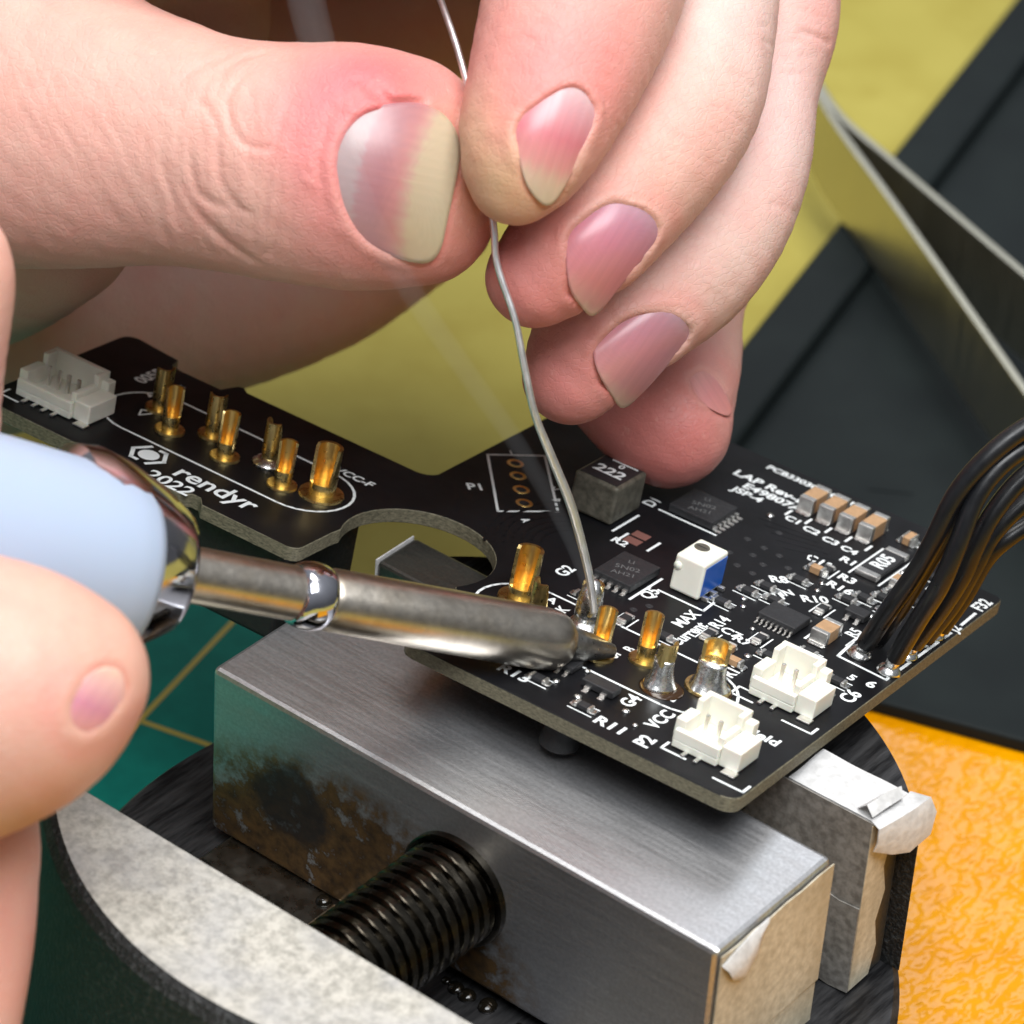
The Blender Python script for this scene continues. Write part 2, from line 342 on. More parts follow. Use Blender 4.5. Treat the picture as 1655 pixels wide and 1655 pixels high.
def sheet(pts, thick, nrm):
    """folded sheet: rows of points -> closed slab"""
    b = MB(); R_ = len(pts); C_ = len(pts[0]); n = np.array(nrm, float) * thick
    top = [tuple(np.array(p) + n) for r in pts for p in r]; bot = [tuple(p) for r in pts for p in r]; o = R_ * C_
    fs = []
    for i in range(R_ - 1):
        for j in range(C_ - 1):
            q = (i * C_ + j, i * C_ + j + 1, (i + 1) * C_ + j + 1, (i + 1) * C_ + j); fs.append(q); fs.append(tuple(o + k for k in q[::-1]))
    bd = [j for j in range(C_)] + [i * C_ + C_ - 1 for i in range(1, R_)] + [(R_ - 1) * C_ + j for j in range(C_ - 2, -1, -1)] + [i * C_ for i in range(R_ - 2, 0, -1)]
    for a, c2 in zip(bd, bd[1:] + bd[:1]): fs.append((a, o + a, o + c2, c2))
    return b.add(top + bot, fs)
tp1 = sheet([[(0.06, y, z + 0.15 * math.sin(y * 2)) for y in np.linspace(0.3, 18.1, 8)] for z in (29.8, 36.2)], 0.14, (1, 0, 0)).build('tape', M['tape'], vise, vo, smooth=True, auto=40)
sheet([[(0.25, y, z + 0.1 * math.sin(y * 1.3 + 1)) for y in np.linspace(0.2, 18.2, 8)] for z in (35.0, 42, 49.4)], 0.14, (1, 0, 0)).build('tape', M['tape'], vise, vo, smooth=True, auto=40)
# torn flap folded back from the top near corner of the moving jaw
f = [[(0.42, 0.3, 48.4), (0.45, 2.6, 49.1), (0.45, 5.0, 49.6), (0.42, 7.4, 49.75)],
     [(0.85, 0.9, 47.6), (1.15, 2.9, 47.9), (1.0, 5.0, 48.7), (0.6, 7.2, 49.5)],
     [(0.75, 1.7, 46.3), (1.25, 3.3, 45.9), (1.05, 5.0, 47.0), (0.6, 6.9, 49.2)],
     [(0.5, 2.4, 45.4), (0.6, 3.7, 44.7), (0.6, 5.0, 45.6), (0.5, 6.6, 48.9)]]
fl = sheet(f, 0.15, (0.9, -0.3, 0.2)).build('tape_flap', M['tape_white'], vise, vo, smooth=True, auto=40)
# tape round the rear jaw plate: strip over the top, over the front, over the end
sheet([[(x, y, 50.05 + 0.12 * math.sin(x * 0.8) * math.sin(y)) for y in np.linspace(25.0, 30.9, 5)] for x in np.linspace(-9.8, 0.1, 14)], 0.14, (0, 0, 1)).build('tape', M['tape_white'], vise, vo, smooth=True, auto=40)
sheet([[(x, 24.9, z) for x in np.linspace(-20 if z < 44 else -14, 0.15, 8)] for z in (38.4, 44, 50.1)], 0.14, (0, -1, 0)).build('tape', M['tape_grey'], vise, vo, smooth=True, auto=40)
sheet([[(x, 24.72, z + 0.2 * math.sin(x)) for x in np.linspace(-16, 0.2, 8)] for z in (28.7, 39.5)], 0.14, (0, -1, 0)).build('tape', M['tape_grey'], vise, vo, smooth=True, auto=40)
sheet([[(0.08, y, z) for y in (24.8, 27.2, 28.6 + 0.5 * math.sin(z))] for z in np.linspace(28.8, 49.8, 7)], 0.14, (1, 0, 0)).build('tape', M['tape'], vise, vo, smooth=True, auto=40)
f = [[(-0.2, 24.9, 50.25), (0.1, 27.0, 50.3), (0.2, 29.2, 50.3), (0.2, 31.2, 50.3)],
     [(0.9, 24.7, 49.9), (1.5, 26.8, 50.2), (1.9, 29.2, 50.3), (2.0, 31.9, 50.2)],
     [(1.0, 24.6, 48.4), (1.9, 26.8, 48.2), (2.5, 29.2, 48.3), (2.7, 32.2, 48.6)],
     [(0.6, 24.8, 46.9), (1.5, 26.9, 45.8), (2.2, 29.0, 45.2), (2.6, 31.9, 45.9)]]
fl = sheet(f, 0.12, (0.9, -0.1, 0.3)).build('tape_flap', M['tape_white'], vise, vo, smooth=True, auto=50)
f = [[(-2.2, 25.6, 50.3), (-1.6, 28.0, 50.35), (-1.2, 30.4, 50.3)], [(-1.0, 25.2, 51.5), (-0.5, 27.6, 51.9), (-0.2, 29.9, 51.5)], [(-0.1, 25.0, 50.6), (0.3, 27.2, 50.9), (0.5, 29.4, 50.8)]]
fl = sheet(f, 0.12, (0.5, -0.5, 0.6)).build('tape_flap', M['tape_white'], vise, vo, smooth=True, auto=50)
# left end of the rear plate, seen through the board's round cutout
sheet([[(-62.1, y, z) for y in (25.0, 28, 31.0)] for z in np.linspace(40, 50.1, 4)], 0.16, (-1, 0, 0)).build('tape', M['tape_white'], vise, vo, smooth=True, auto=40)

# ================================================================== circuit board (local frame: x along the front edge, y to the back, z off the face)
board = bpy.data.objects.new('circuit_board', None); col.objects.link(board); board.empty_display_size = 0.01
tag(board, 'black printed circuit board with white lettering, gold pins and white connectors', 'circuit board')
bm4 = Matrix(((0.994958, -0.098118, 0.020767), (0.092825, 0.979326, 0.179735), (-0.037973, -0.176902, 0.983496))).to_4x4(); bm4.translation = Vector((-7.538, 12.119, 56.0)) * S; board.matrix_world = bm4
t = NT('black_solder_mask')
n1 = t.noise(7, 3); n2 = t.noise(0.5, 3)
t.set(Base_Color=t.ramp(n1, [(0.35, srgb(15, 15, 17)), (0.7, srgb(24, 24, 27))]), Roughness=t.ramp(t.noise(4, 4), [(0.3, 0.34), (0.7, 0.46)]), Specular_IOR_Level=0.22)
t.bump(n2, 0.06, 0.05); M['mask'] = t.m
t = NT('board_edge_fibreglass')
n1 = t.noise(0.5, 5, 0.7, (1, 1, 3))
t.set(Base_Color=t.ramp(n1, [(0.35, srgb(70, 66, 52)), (0.68, srgb(128, 122, 100))]), Roughness=0.7); t.bump(n1, 0.5, 0.1); M['fr4'] = t.m
M['silk'] = simple('white_silkscreen', srgb(232, 236, 236), 0.6, bump=0.2, bper=0.2, bdist=0.03)
M['gold'] = simple('gold_plating', srgb(255, 214, 132), 0.34, 1.0, 0.06, 0.8)
M['brass'] = simple('brass_pin', srgb(232, 206, 140), 0.3, 1.0, 0.12, 0.9)
M['solder'] = simple('bright_solder', srgb(230, 230, 228), 0.26, 1.0, 0.08, 0.6, 0.5, 0.8)
M['tin'] = simple('tinned_lead', srgb(236, 234, 230), 0.36, 1.0, 0.1, 0.5)
M['ic'] = simple('black_moulding', srgb(40, 40, 42), 0.5, 0, 0.15, 0.8, 0.3, 0.15, bdist=0.03)
M['ic_print'] = simple('grey_chip_print', srgb(92, 92, 92), 0.55)
t = NT('ferrite_grey'); n1 = t.noise(0.9, 5, 0.6)
t.set(Base_Color=t.ramp(n1, [(0.35, srgb(84, 82, 72)), (0.66, srgb(118, 114, 102))]), Roughness=0.45, Metallic=0.3); t.bump(n1, 0.2, 0.08); M['ferrite'] = t.m
M['ceramic'] = simple('tan_ceramic', srgb(176, 140, 104), 0.4, 0, 0.12, 0.6)
M['nylon'] = simple('white_nylon', srgb(234, 231, 218), 0.42, 0, 0.03, 2.0)
M['nylon'].node_tree.nodes['Principled BSDF'].inputs['Subsurface Weight'].default_value = 0.15
M['nylon'].node_tree.nodes['Principled BSDF'].inputs['Subsurface Scale'].default_value = 0.0008
M['blue'] = simple('blue_trimmer_label', srgb(14, 86, 178), 0.3)
M['rubber'] = simple('black_rubber', srgb(20, 20, 21), 0.6, 0, 0.2, 1.0, 0.4, 0.4)
M['copper_pad'] = simple('masked_copper', srgb(134, 92, 84), 0.4, 0.2)
M['flux'] = simple('brown_flux', srgb(54, 34, 16), 0.12)
M['insulation'] = simple('black_wire_insulation', srgb(20, 21, 24), 0.34, 0, 0.15, 2.0, 0.15, 1.5, 0.4)
BT = 1.6
RES = [(-18.7, 3.2, 'x'), (-24.5, 4.2, 'x'), (-17.6, 26.0, 'y'), (-17.0, 44.4, 'x'), (-12.2, 40.8, 'y'), (-16.6, 38.2, 'x'), (-11.4, 45.0, 'x'), (-10.4, 46.8, 'x'), (-9.0, 48.6, 'x'), (-7.2, 46.2, 'x'), (-19.4, 37.6, 'x'),
       (-18.6, 40.2, 'x'), (-11.2, 27.2, 'x'), (-4.0, 28.4, 'x'), (-25.0, 21.6, 'y'), (-7.0, 62.4, 'x'), (-9.6, 60.6, 'y'), (-7.4, 57.4, 'x'), (-8.6, 50.4, 'x'), (-5.6, 50.6, 'x'), (-20.2, 33.2, 'x'), (-13.6, 29.6, 'y'), (-8.8, 31.2, 'x'), (-6.0, 56.0, 'y'), (-16.0, 49.0, 'y'), (-20.6, 21.8, 'x'), (-30.4, 22.2, 'x')]
PADS = [(-27.2, 8.6), (-25.4, 6.6), (-23.2, 5.4), (-20.2, 4.6), (-26.0, 11.4), (-22.2, 9.6), (-15.6, 6.0), (-13.6, 4.4), (-10.4, 12.2), (-7.0, 12.6), (-12.8, 25.6), (-10.2, 29.4), (-5.4, 27.0), (-3.2, 25.8), (-15.2, 31.0), (-18.2, 34.4), (-19.0, 36.0), (-8.0, 44.0), (-6.8, 48.4), (-10.2, 55.8), (-9.6, 57.6), (-15.0, 46.0), (-14.6, 44.2), (-27.6, 43.4), (-26.4, 55.4), (-7.6, 53.6), (-13.4, 37.6), (-6.6, 42.0)]
def arc(cx, cy, r, a0, a1, n): return [(cx + r * math.cos(math.radians(a)), cy + r * math.sin(math.radians(a))) for a in np.linspace(a0, a1, n)]
HC = (-47.4, 17.2); HR = 8.1
out = arc(-1.6, 1.6, 1.6, -90, 0, 6) + [(0, 59.0)] + arc(-1.0, 59.0, 1.0, 20, 90, 4) + [(-4.5, 60.0), (-10.5, 66.4), (-12.5, 68.0)] + \
      [(-48.0, 68.0)] + arc(-53.6, 66.4, 1.6, 90, 180, 4) + [(-55.2, 33.4)] + arc(-57.2, 33.4, 2.0, 0, -90, 6) + \
      [(-79.6, 31.4)] + arc(-80.6, 31.2, 0.9, 90, 180, 3) + [(-82.0, 29.6), (-87.4, 29.6)] + [(-88.8, 29.9), (-89.2, 31.5)] + \
      arc(-95.2, 30.6, 1.6, 90, 180, 5) + [(-96.8, 8.0)] + arc(-95.2, 8.0, 1.6, 180, 270, 5) + \
      [(-70.0, 6.4), (-69.0, 7.4), (-68.0, 7.4), (-67.0, 6.3)] + [(-56.2, 6.3)] + arc(-56.2, 7.5, 1.2, -90, 0, 4) + [(-54.9, 12.4)] + \
      [p for p in arc(*HC, HR, 205, -28, 26)] + [(-38.5, 11.0), (-38.0, 1.6)] + arc(-36.4, 1.6, 1.6, 180, 270, 4)
# round the inner notch properly
pb = MB().prism(out, -BT, 0, 0, 1).build('board_slab', [M['mask'], M['fr4']], board)
bv = pb.modifiers.new('bevel', 'BEVEL'); bv.width = 0.08 * S; bv.segments = 1; bv.limit_method = 'ANGLE'; bv.angle_limit = math.radians(60)
# ---------------- silkscreen: lines and lettering, one print layer
silk = MB()
def line(pts, w=0.28, z=0.012, closed=False):
    pts = [np.array(p, float) for p in pts]
    if closed: pts.append(pts[0])
    for a, b in zip(pts[:-1], pts[1:]):
        d = b - a; L = np.linalg.norm(d)
        if L < 1e-6: continue
        d /= L; n = np.array([-d[1], d[0]]) * w / 2; e = d * w * 0.45
        q = [a - e + n, a - e - n, b + e - n, b + e + n]; o = len(silk.v)
        silk.v += [(p[0], p[1], z) for p in q] + [(p[0], p[1], 0.002) for p in q]
        silk.f += [(o, o + 1, o + 2, o + 3)] + [(o + 4 + i, o + 4 + (i + 1) % 4, o + (i + 1) % 4, o + i) for i in range(4)]; silk.mi += [0] * 5
dg = None
def glyphs(txt, size, bold=0.03):
    cu = bpy.data.curves.new('txt', 'FONT'); cu.body = txt; cu.size = size; cu.align_x = 'CENTER'; cu.align_y = 'CENTER'; cu.offset = bold * size; cu.resolution_u = 3
    ob = bpy.data.objects.new('txt', cu); me = ob.to_mesh()
    vs = [tuple(v.co) for v in me.vertices]; fs = [tuple(p.vertices) for p in me.polygons]
    ob.to_mesh_clear(); bpy.data.objects.remove(ob); bpy.data.curves.remove(cu); return vs, fs
def text(txt, x, y, size=1.7, rot=0, z=0.014, mb=None, bold=0.03, sx=1.0):
    vs, fs = glyphs(txt, size, bold); c, s_ = math.cos(math.radians(rot)), math.sin(math.radians(rot))
    (mb or silk).add([(x + c * a * sx - s_ * b, y + s_ * a * sx + c * b, z) for a, b, _ in vs], fs)
def pill(cx, y0, y1, x0, x1, gap=None):
    r = (y1 - y0) / 2; p = arc(x1 - r, y0 + r, r, -90, 90, 16) + arc(x0 + r, y0 + r, r, 90, 270, 16); line(p, 0.3, closed=True)
pill(0, 13.2, 23.5, -88.0, -57.3); pill(0, 10.0, 20.3, -38.2, -8.8)
line([(-54.4, 41.4), (-50.2, 46.6), (-42.2, 36.4), (-46.4, 31.0)], 0.3, closed=True)
line([(-6.8, 37.4), (-6.5, 33.5), (-0.8, 33.2), (-0.6, 48.0)], 0.34); line([(-0.6, 50.6), (-0.7, 54.2)], 0.34)
line([(-36.0, 37.6), (-36.0, 43.0)], 0.3); line([(-35.2, 46.2), (-28.2, 46.2)], 0.3); line([(-27.0, 26.0), (-27.0, 32.6)], 0.3)
line([(-26.0, 30.2), (-20.6, 30.2), (-20.8, 33.6)], 0.3); line([(-34.6, 36.4), (-34.6, 38.4)], 0.3); line([(-31.2, 36.8), (-31.2, 39.4)], 0.3)
line([(-10.6, 34.0), (-10.6, 37.0)], 0.3); line([(-6.9, 36.2), (-6.9, 39.0)], 0.3)
for yy, x0 in ((3.0, -9.8), (18.0, -10.4)):
    line([(x0 + 1.4, yy + 1.6), (x0, yy + 1.6), (x0, yy - 0.2), (x0 + 2.4, yy - 0.2)], 0.28) if yy > 10 else line([(x0, yy + 1.4), (x0, yy), (x0 + 2.6, yy)], 0.28)
    line([(x0 + 6.2, yy - 0.8), (x0 + 9.4, yy - 0.8), (x0 + 9.4, yy + 0.6)], 0.28)
line([(-95.8, 10.4), (-95.8, 8.8), (-93.4, 8.8)], 0.28)
for (x, y, n, w) in ((-24.2, 58.6, 4, 2.5),):
    for k in range(5): line([(x - 1.25 + k * w, 57.2), (x - 1.25 + k * w, 58.6)], 0.28)
line([(-14.3, 51.0), (-14.3, 59.2)], 0.22); line([(-10.7, 51.0), (-10.7, 59.2)], 0.22)
# maker's mark, lettering and reference designators
text('rendyr', -68.2, 10.3, 3.7, 0, bold=0.018); text('2022', -72.0, 7.35, 2.9, 0, bold=0.02)
hx = [(-77.2 + 2.0 * math.cos(math.radians(a)), 10.6 + 2.0 * math.sin(math.radians(a))) for a in range(0, 360, 60)]
line([hx[1], hx[0], hx[5]], 0.45); line([hx[2], hx[3], hx[4]], 0.45); line([hx[1], ((hx[1][0] + hx[2][0]) / 2 + 0.3, hx[1][1])], 0.45); line([hx[4], ((hx[4][0] + hx[5][0]) / 2 - 0.3, hx[4][1])], 0.45)
silk.add([(x, y, 0.012) for x, y in arc(-77.2, 10.6, 1.15, 0, 345, 24)], [tuple(range(24))])
text('VCC-F', -60.6, 24.6, 1.7); text('0055', -88.6, 25.6, 2.1, 90); text('4', -85.6, 21.8, 1.5, 90); text('SN:', -85.0, 25.6, 1.5, 90)
line([(-84.2, 18.4), (-82.6, 19.2), (-83.6, 17.2)], 0.22, closed=True)
text('P1', -51.0, 33.7, 2.0, 45); text('1', -53.0, 44.0, 1.2, 45); text('4', -43.4, 31.6, 1.6, 0); text('V', -45.2, 40.6, 1.3, 0); text('A', -43.6, 38.6, 1.3, 0)
text('G2', -34.6, 25.6, 2.0, 90); text('R2', -34.2, 36.0, 1.7, 0); text('D1', -36.6, 47.1, 1.9, 90); text('Q5', -26.2, 28.8, 1.9, 90)
text('MAX', -20.9, 27.2, 1.9, 90); text('Current', -19.2, 24.6, 1.9, 90); text('R14', -18.2, 29.5, 1.8, 90); text('C7', -16.4, 28.5, 1.8, 0); text('R7', -14.8, 28.0, 1.8, 0)
text('R12', -12.3, 21.8, 1.9, 90); text('G4', -16.3, 8.2, 2.0, 90); text('VCC', -12.5, 7.5, 2.0, 90); text('P2', -11.4, 2.7, 2.2, 90); text('R11', -15.2, 2.5, 2.2, 0)
text('R13', -26.8, 3.4, 2.2, 0); text('Shield', -4.6, 12.8, 2.0, 0); text('LN', -13.9, 12.4, 1.7, 90); text('A', -32.2, 19.0, 1.7, 0); text('5', -21.9, 14.6, 1.6, 0); text('B', -21.6, 16.9, 1.6, 90)
text('K', -30.4, 18.3, 1.7, 90); text('E', -28.6, 15.4, 1.7, 90)
for s_, x, y in (('C1', -24.2, 56.7), ('C2', -21.7, 56.2), ('C3', -19.1, 55.8), ('C4', -16.7, 55.6)): text(s_, x, y, 1.65, 0)
text('C12', -17.6, 50.4, 1.9, 0); text('R1', -15.5, 53.2, 1.8, 0); text('R3', -13.7, 49.4, 1.9, 0); text('R16', -13.3, 46.9, 1.9, 0); text('R8', -18.6, 43.0, 1.9, 45); text('R10', -13.9, 42.3, 1.9, 45)
text('R5', -7.6, 39.3, 1.8, 90); text('6', -1.4, 31.0, 2.0, 0); text('C6', -1.7, 27.1, 2.2, 90); text('5', -3.4, 30.6, 1.7, 0); text('J2', -0.75, 49.3, 1.8, 90); text('F32', -1.0, 56.6, 2.0, 90); text('C5', -11.6, 63.6, 1.7, 60); text('C9', -8.0, 53.2, 1.7, 0)
text('PCB33030A20E010', -26.6, 66.0, 1.5, 0, sx=1.0); text('LAP Rev-D', -29.6, 61.6, 2.1, 0); text('E49807A', -28.4, 59.6, 2.0, 0); text('JSP-4', -30.6, 57.8, 1.8, 0); text('U1', -17.0, 39.4, 1.9, 60); text('IN', -16.6, 41.0, 1.6, 60)
for x, y, al in RES:
    for q in (-1, 1):
        if al == 'x': line([(x - 1.3, y + q * 0.85), (x + 1.3, y + q * 0.85)], 0.16)
        else: line([(x + q * 0.85, y - 1.3), (x + q * 0.85, y + 1.3)], 0.16)
silk.build('silkscreen', M['silk'], board)
# ---------------- tracks under the mask (faint relief)
trk = MB(); keep = silk; silk = trk
for k in range(7): line(arc(-36 + k * 0.3, 31, 4.2 + k * 1.25, 130, 215, 12), 0.3, 0.02)
for k in range(5): line([(-27 + k * 1.3, 54 - k), (-21 + k * 1.1, 55 - k * 0.7), (-19 + k, 50 - k)], 0.2, 0.018)
silk = keep; trk.build('copper_tracks', M['mask'], board)
# ---------------- vias and header holes
b = MB()
for x, y in ((-23.2, 48.1), (-23.2, 45.6), (-23.2, 42.1), (-21.2, 41.9), (-21.2, 47.9), (-25.4, 48.4), (-23.8, 52.6), (-25.2, 44.0), (-21.4, 44.6), (-19.2, 46.2), (-24.9, 26.4), (-23.4, 25.2), (-25.6, 24.4), (-27, 36), (-26.4, 40)):
    b.lathe([(0.004, 0.42), (0.03, 0.40), (0.03, 0.24), (0.006, 0.22), (0.006, 0.0)], (x, y, 0), seg=12)
b.build('via', M['ic'], board, smooth=True, auto=40)
for i, (x, y) in enumerate(((-51.3, 42.2), (-49.5, 39.9), (-47.5, 37.4), (-45.6, 35.0))):
    p = MB().lathe([(0.004, 0.95), (0.035, 0.92), (0.035, 0.6), (0.008, 0.55)], (x, y, 0), seg=20).build('header_pad', M['gold'], board, smooth=True, auto=40)
    MB().lathe([(0.009, 0.56), (0.011, 0.0)], (x, y, 0), seg=16).build('hole', M['ic'], p)
# ---------------- gold solder-cup pins
def cup_pin(r, h, cut, turn):
    """flange, stem and a half-open cup; the cup is cut away on the side facing -y (turned by `turn`)"""
    b = MB(); c2 = (0, 0, 0)
    b.lathe([(0.02, r * 1.75), (0.28, r * 1.7), (0.34, r * 1.2), (0.34, r * 0.95), (cut, r * 0.98)], c2, seg=24)
    n = 24; up = Vector((math.sin(turn), -math.cos(turn), 0))
    # cup wall: outer/inner, height drops on the open side
    vs = []; ax = math.atan2(up.y, up.x)
    for k in range(n):
        a = 2 * math.pi * k / n; d = abs((a - ax + math.pi) % (2 * math.pi) - math.pi)      # 0 = open side
        w = min(1, max(0, (d - 0.95) / 0.55)); w = w * w * (3 - 2 * w); top = cut + 0.35 + (h - cut - 0.35) * w
        ca, sa = math.cos(a), math.sin(a)
        vs += [(r * 1.04 * ca, r * 1.04 * sa, cut - 0.3), (r * 1.04 * ca, r * 1.04 * sa, top), (r * 0.78 * ca, r * 0.78 * sa, top), (r * 0.74 * ca, r * 0.74 * sa, cut + 0.05)]
    fs = [(k * 4 + j, ((k + 1) % n) * 4 + j, ((k + 1) % n) * 4 + j + 1, k * 4 + j + 1) for k in range(n) for j in range(3)] + [tuple(k * 4 + 3 for k in range(n))]
    b.add(vs, fs, 0)
    for q in range(n): b.mi[-(n * 3 + 1) + q * 3 + 2] = 1
    b.mi[-1] = 1
    return b
PINS = [(-83.1, 20.2, 0.95, 5.0, 0, -2.2), (-79.3, 16.9, 0.95, 5.0, 0, 0.9), (-75.8, 19.9, 0.95, 5.0, 0, -2.6), (-71.9, 16.8, 0.95, 5.2, 0, 0.35),
        (-68.2, 19.7, 0.95, 5.0, 1, 2.8), (-64.3, 16.6, 0.95, 5.1, 0, 0.5), (-60.5, 18.4, 1.4, 5.6, 0, 0.1),
        (-34.5, 16.6, 1.35, 5.7, 0, 0.1), (-30.7, 13.3, 0.95, 5.0, 0, 2.6), (-26.9, 16.7, 1.05, 5.2, 2, 0.2), (-23.1, 13.2, 0.95, 5.2, 0, 0.5),
        (-19.5, 16.2, 0.95, 5.2, 0, 0.3), (-15.9, 13.0, 0.95, 5.0, 3, -2.0), (-12.4, 16.6, 1.35, 5.0, 3, 0.4)]
for x, y, r, h, sol, turn in PINS:
    p = cup_pin(r, h, 1.6 if r < 1.2 else 1.3, turn).build('solder_cup_pin', [M['brass'], M['gold']], board, smooth=True, auto=35)
    p.location = Vector((x, y, 0)) * S
    if sol == 1:
        MB().lathe([(0.02, 1.9), (0.25, 1.75), (0.6, 1.3), (0.8, 0.95)], seg=20).build('solder_fillet', M['solder'], p, smooth=True)
    if sol == 2:
        b = MB().lathe([(1.2, 1.25), (2.2, 1.35), (3.6, 1.3), (4.8, 1.05), (5.5, 0.5), (5.65, 0.0)], seg=20); b.lathe([(0.02, 2.2), (0.5, 1.8), (1.2, 1.3)], seg=20)
        b.build('solder_blob', M['solder'], p, smooth=True)
    if sol == 3:
        b = MB().lathe([(0.02, r + 0.85), (0.35, r + 0.7), (0.9, r + 0.35), (1.8, r + 0.14), (2.8, r * 1.08), (3.2, r * 1.05)], seg=20)
        for i in range(len(b.v)):
            q = b.v[i]; k = 1 + 0.07 * math.sin(3 * math.atan2(q[1], q[0]) + q[2]); b.v[i] = (q[0] * k, q[1] * k, q[2])
        b.build('solder_fillet', M['solder'], p, smooth=True)
        MB().lathe([(0.02, 2.3), (0.08, 2.1), (0.12, 1.6)], (0.4, -0.2, 0), seg=20).build('flux_residue', M['flux'], p, smooth=True)
# ---------------- chips
def chip(name, x0, x1, y0, y1, h, leads, marks=True, z0=0.12):
    c = MB().box(x0, x1, y0, y1, z0, h).build(name, M['ic'], board, bevel=0.12)
    for side, n, lw in leads:
        for k in range(n):
            q = (k + 0.5) / n; b = MB()
            if side == 'f':   # front (-y)
                x = x0 + (x1 - x0) * q; b.box(x - lw / 2, x + lw / 2, y0 - 0.9, y0 - 0.35, 0.01, 0.16).box(x - lw / 2, x + lw / 2, y0 - 0.4, y0 + 0.1, 0.1, h * 0.5)
            elif side == 'b':
                x = x0 + (x1 - x0) * q; b.box(x - lw / 2, x + lw / 2, y1 + 0.35, y1 + 0.9, 0.01, 0.16).box(x - lw / 2, x + lw / 2, y1 - 0.1, y1 + 0.4, 0.1, h * 0.5)
            elif side == 'r':
                y = y0 + (y1 - y0) * q; b.box(x1 + 0.3, x1 + 0.95, y - lw / 2, y + lw / 2, 0.01, 0.16).box(x1 - 0.1, x1 + 0.4, y - lw / 2, y + lw / 2, 0.1, h * 0.5)
            else:
                y = y0 + (y1 - y0) * q; b.box(x0 - 0.95, x0 - 0.3, y - lw / 2, y + lw / 2, 0.01, 0.16).box(x0 - 0.4, x0 + 0.1, y - lw / 2, y + lw / 2, 0.1, h * 0.5)
            b.build('lead', M['tin'], c, bevel=0.05)
    if marks:
        b = MB(); cx, cy = (x0 + x1) / 2, (y0 + y1) / 2
        text('5N02', cx, cy, 1.2, 20, h + 0.008, b, 0.01); text('LI', cx - 0.4, cy + 1.5, 1.0, 20, h + 0.008, b, 0.01); text('AH21', cx + 0.3, cy - 1.4, 1.1, 20, h + 0.008, b, 0.01)
        b.build('chip_print', M['ic_print'], c)
    return c
chip('power_chip', -34.4, -28.9, 46.5, 52.2, 1.05, [('r', 6, 0.5)])
chip('power_chip', -32.0, -27.5, 26.6, 32.9, 1.05, [('f', 5, 0.5)])
chip('driver_chip', -16.0, -11.6, 33.2, 36.8, 0.95, [('f', 8, 0.26), ('b', 8, 0.26)], False)
chip('transistor', -10.2, -7.8, 41.6, 43.4, 0.9, [('f', 2, 0.5), ('b', 1, 0.5)], False)
chip('transistor', -21.2, -17.6, 6.6, 8.4, 0.9, [('f', 2, 0.6), ('b', 1, 0.6)], False)
chip('transistor', -24.6, -22.8, 7.6, 9.8, 0.8, [('f', 2, 0.4)], False)
for k_, (x, y) in enumerate(PADS):
    r_ = 0.32 + 0.16 * ((k_ * 37) % 7) / 7
    MB().lathe([(0.004, r_), (0.16, r_ * 0.85), (0.26, r_ * 0.45), (0.29, 0.0)], (x, y, 0), seg=12).build('solder_dot', M['solder'], board, smooth=True)
# ---------------- inductor
ind = MB().box(-42.0, -36.6, 37.9, 44.2, 0.15, 4.6).build('inductor', M['ferrite'], board, bevel=0.35, seg=3)
lid = MB().box(-41.6, -37.0, 38.3, 43.8, 4.6, 4.66).build('top_label', M['ic'], ind, bevel=0.02)
b = MB(); text('222', -39.3, 40.6, 2.4, 0, 4.68, b); text('0', -39.0, 42.6, 1.3, 0, 4.68, b); b.box(-40.6, -37.4, 43.3, 43.55, 4.665, 4.68); b.build('top_print', M['silk'], ind)
MB().box(-43.6, -42.1, 44.4, 49.0, 0.02, 1.2).build('shunt_link', M['tin'], board, bevel=0.2)
# ---------------- trimmer
tr = MB().box(-25.5, -22.0, 31.3, 36.4, 0.1, 4.25).build('trimmer', M['nylon'], board, bevel=0.3, seg=3)
MB().box(-21.995, -21.93, 31.7, 36.2, 0.5, 3.7).build('blue_face', M['blue'], tr, bevel=0.02)
s1 = MB().lathe([(4.255, 0.85), (4.32, 0.82), (4.32, 0.0)], (-24.3, 34.6, 0), seg=24).build('adjusting_screw', M['ferrite'], tr)
MB().box(-24.9, -23.7, 34.52, 34.68, 4.322, 4.34).build('slot', M['ic'], s1)
MB().lathe([(0, 0.5), (0.12, 0.45), (0.2, 0.0)], (-25.0, 31.3, 3.0), (0, -1, 0), seg=14).build('moulding_pip', M['nylon'], tr, smooth=True)
for y in (32.2, 34.0, 35.6): MB().box(-21.95, -21.2, y - 0.25, y + 0.25, 0.02, 0.5).build('lead', M['tin'], tr, bevel=0.08)
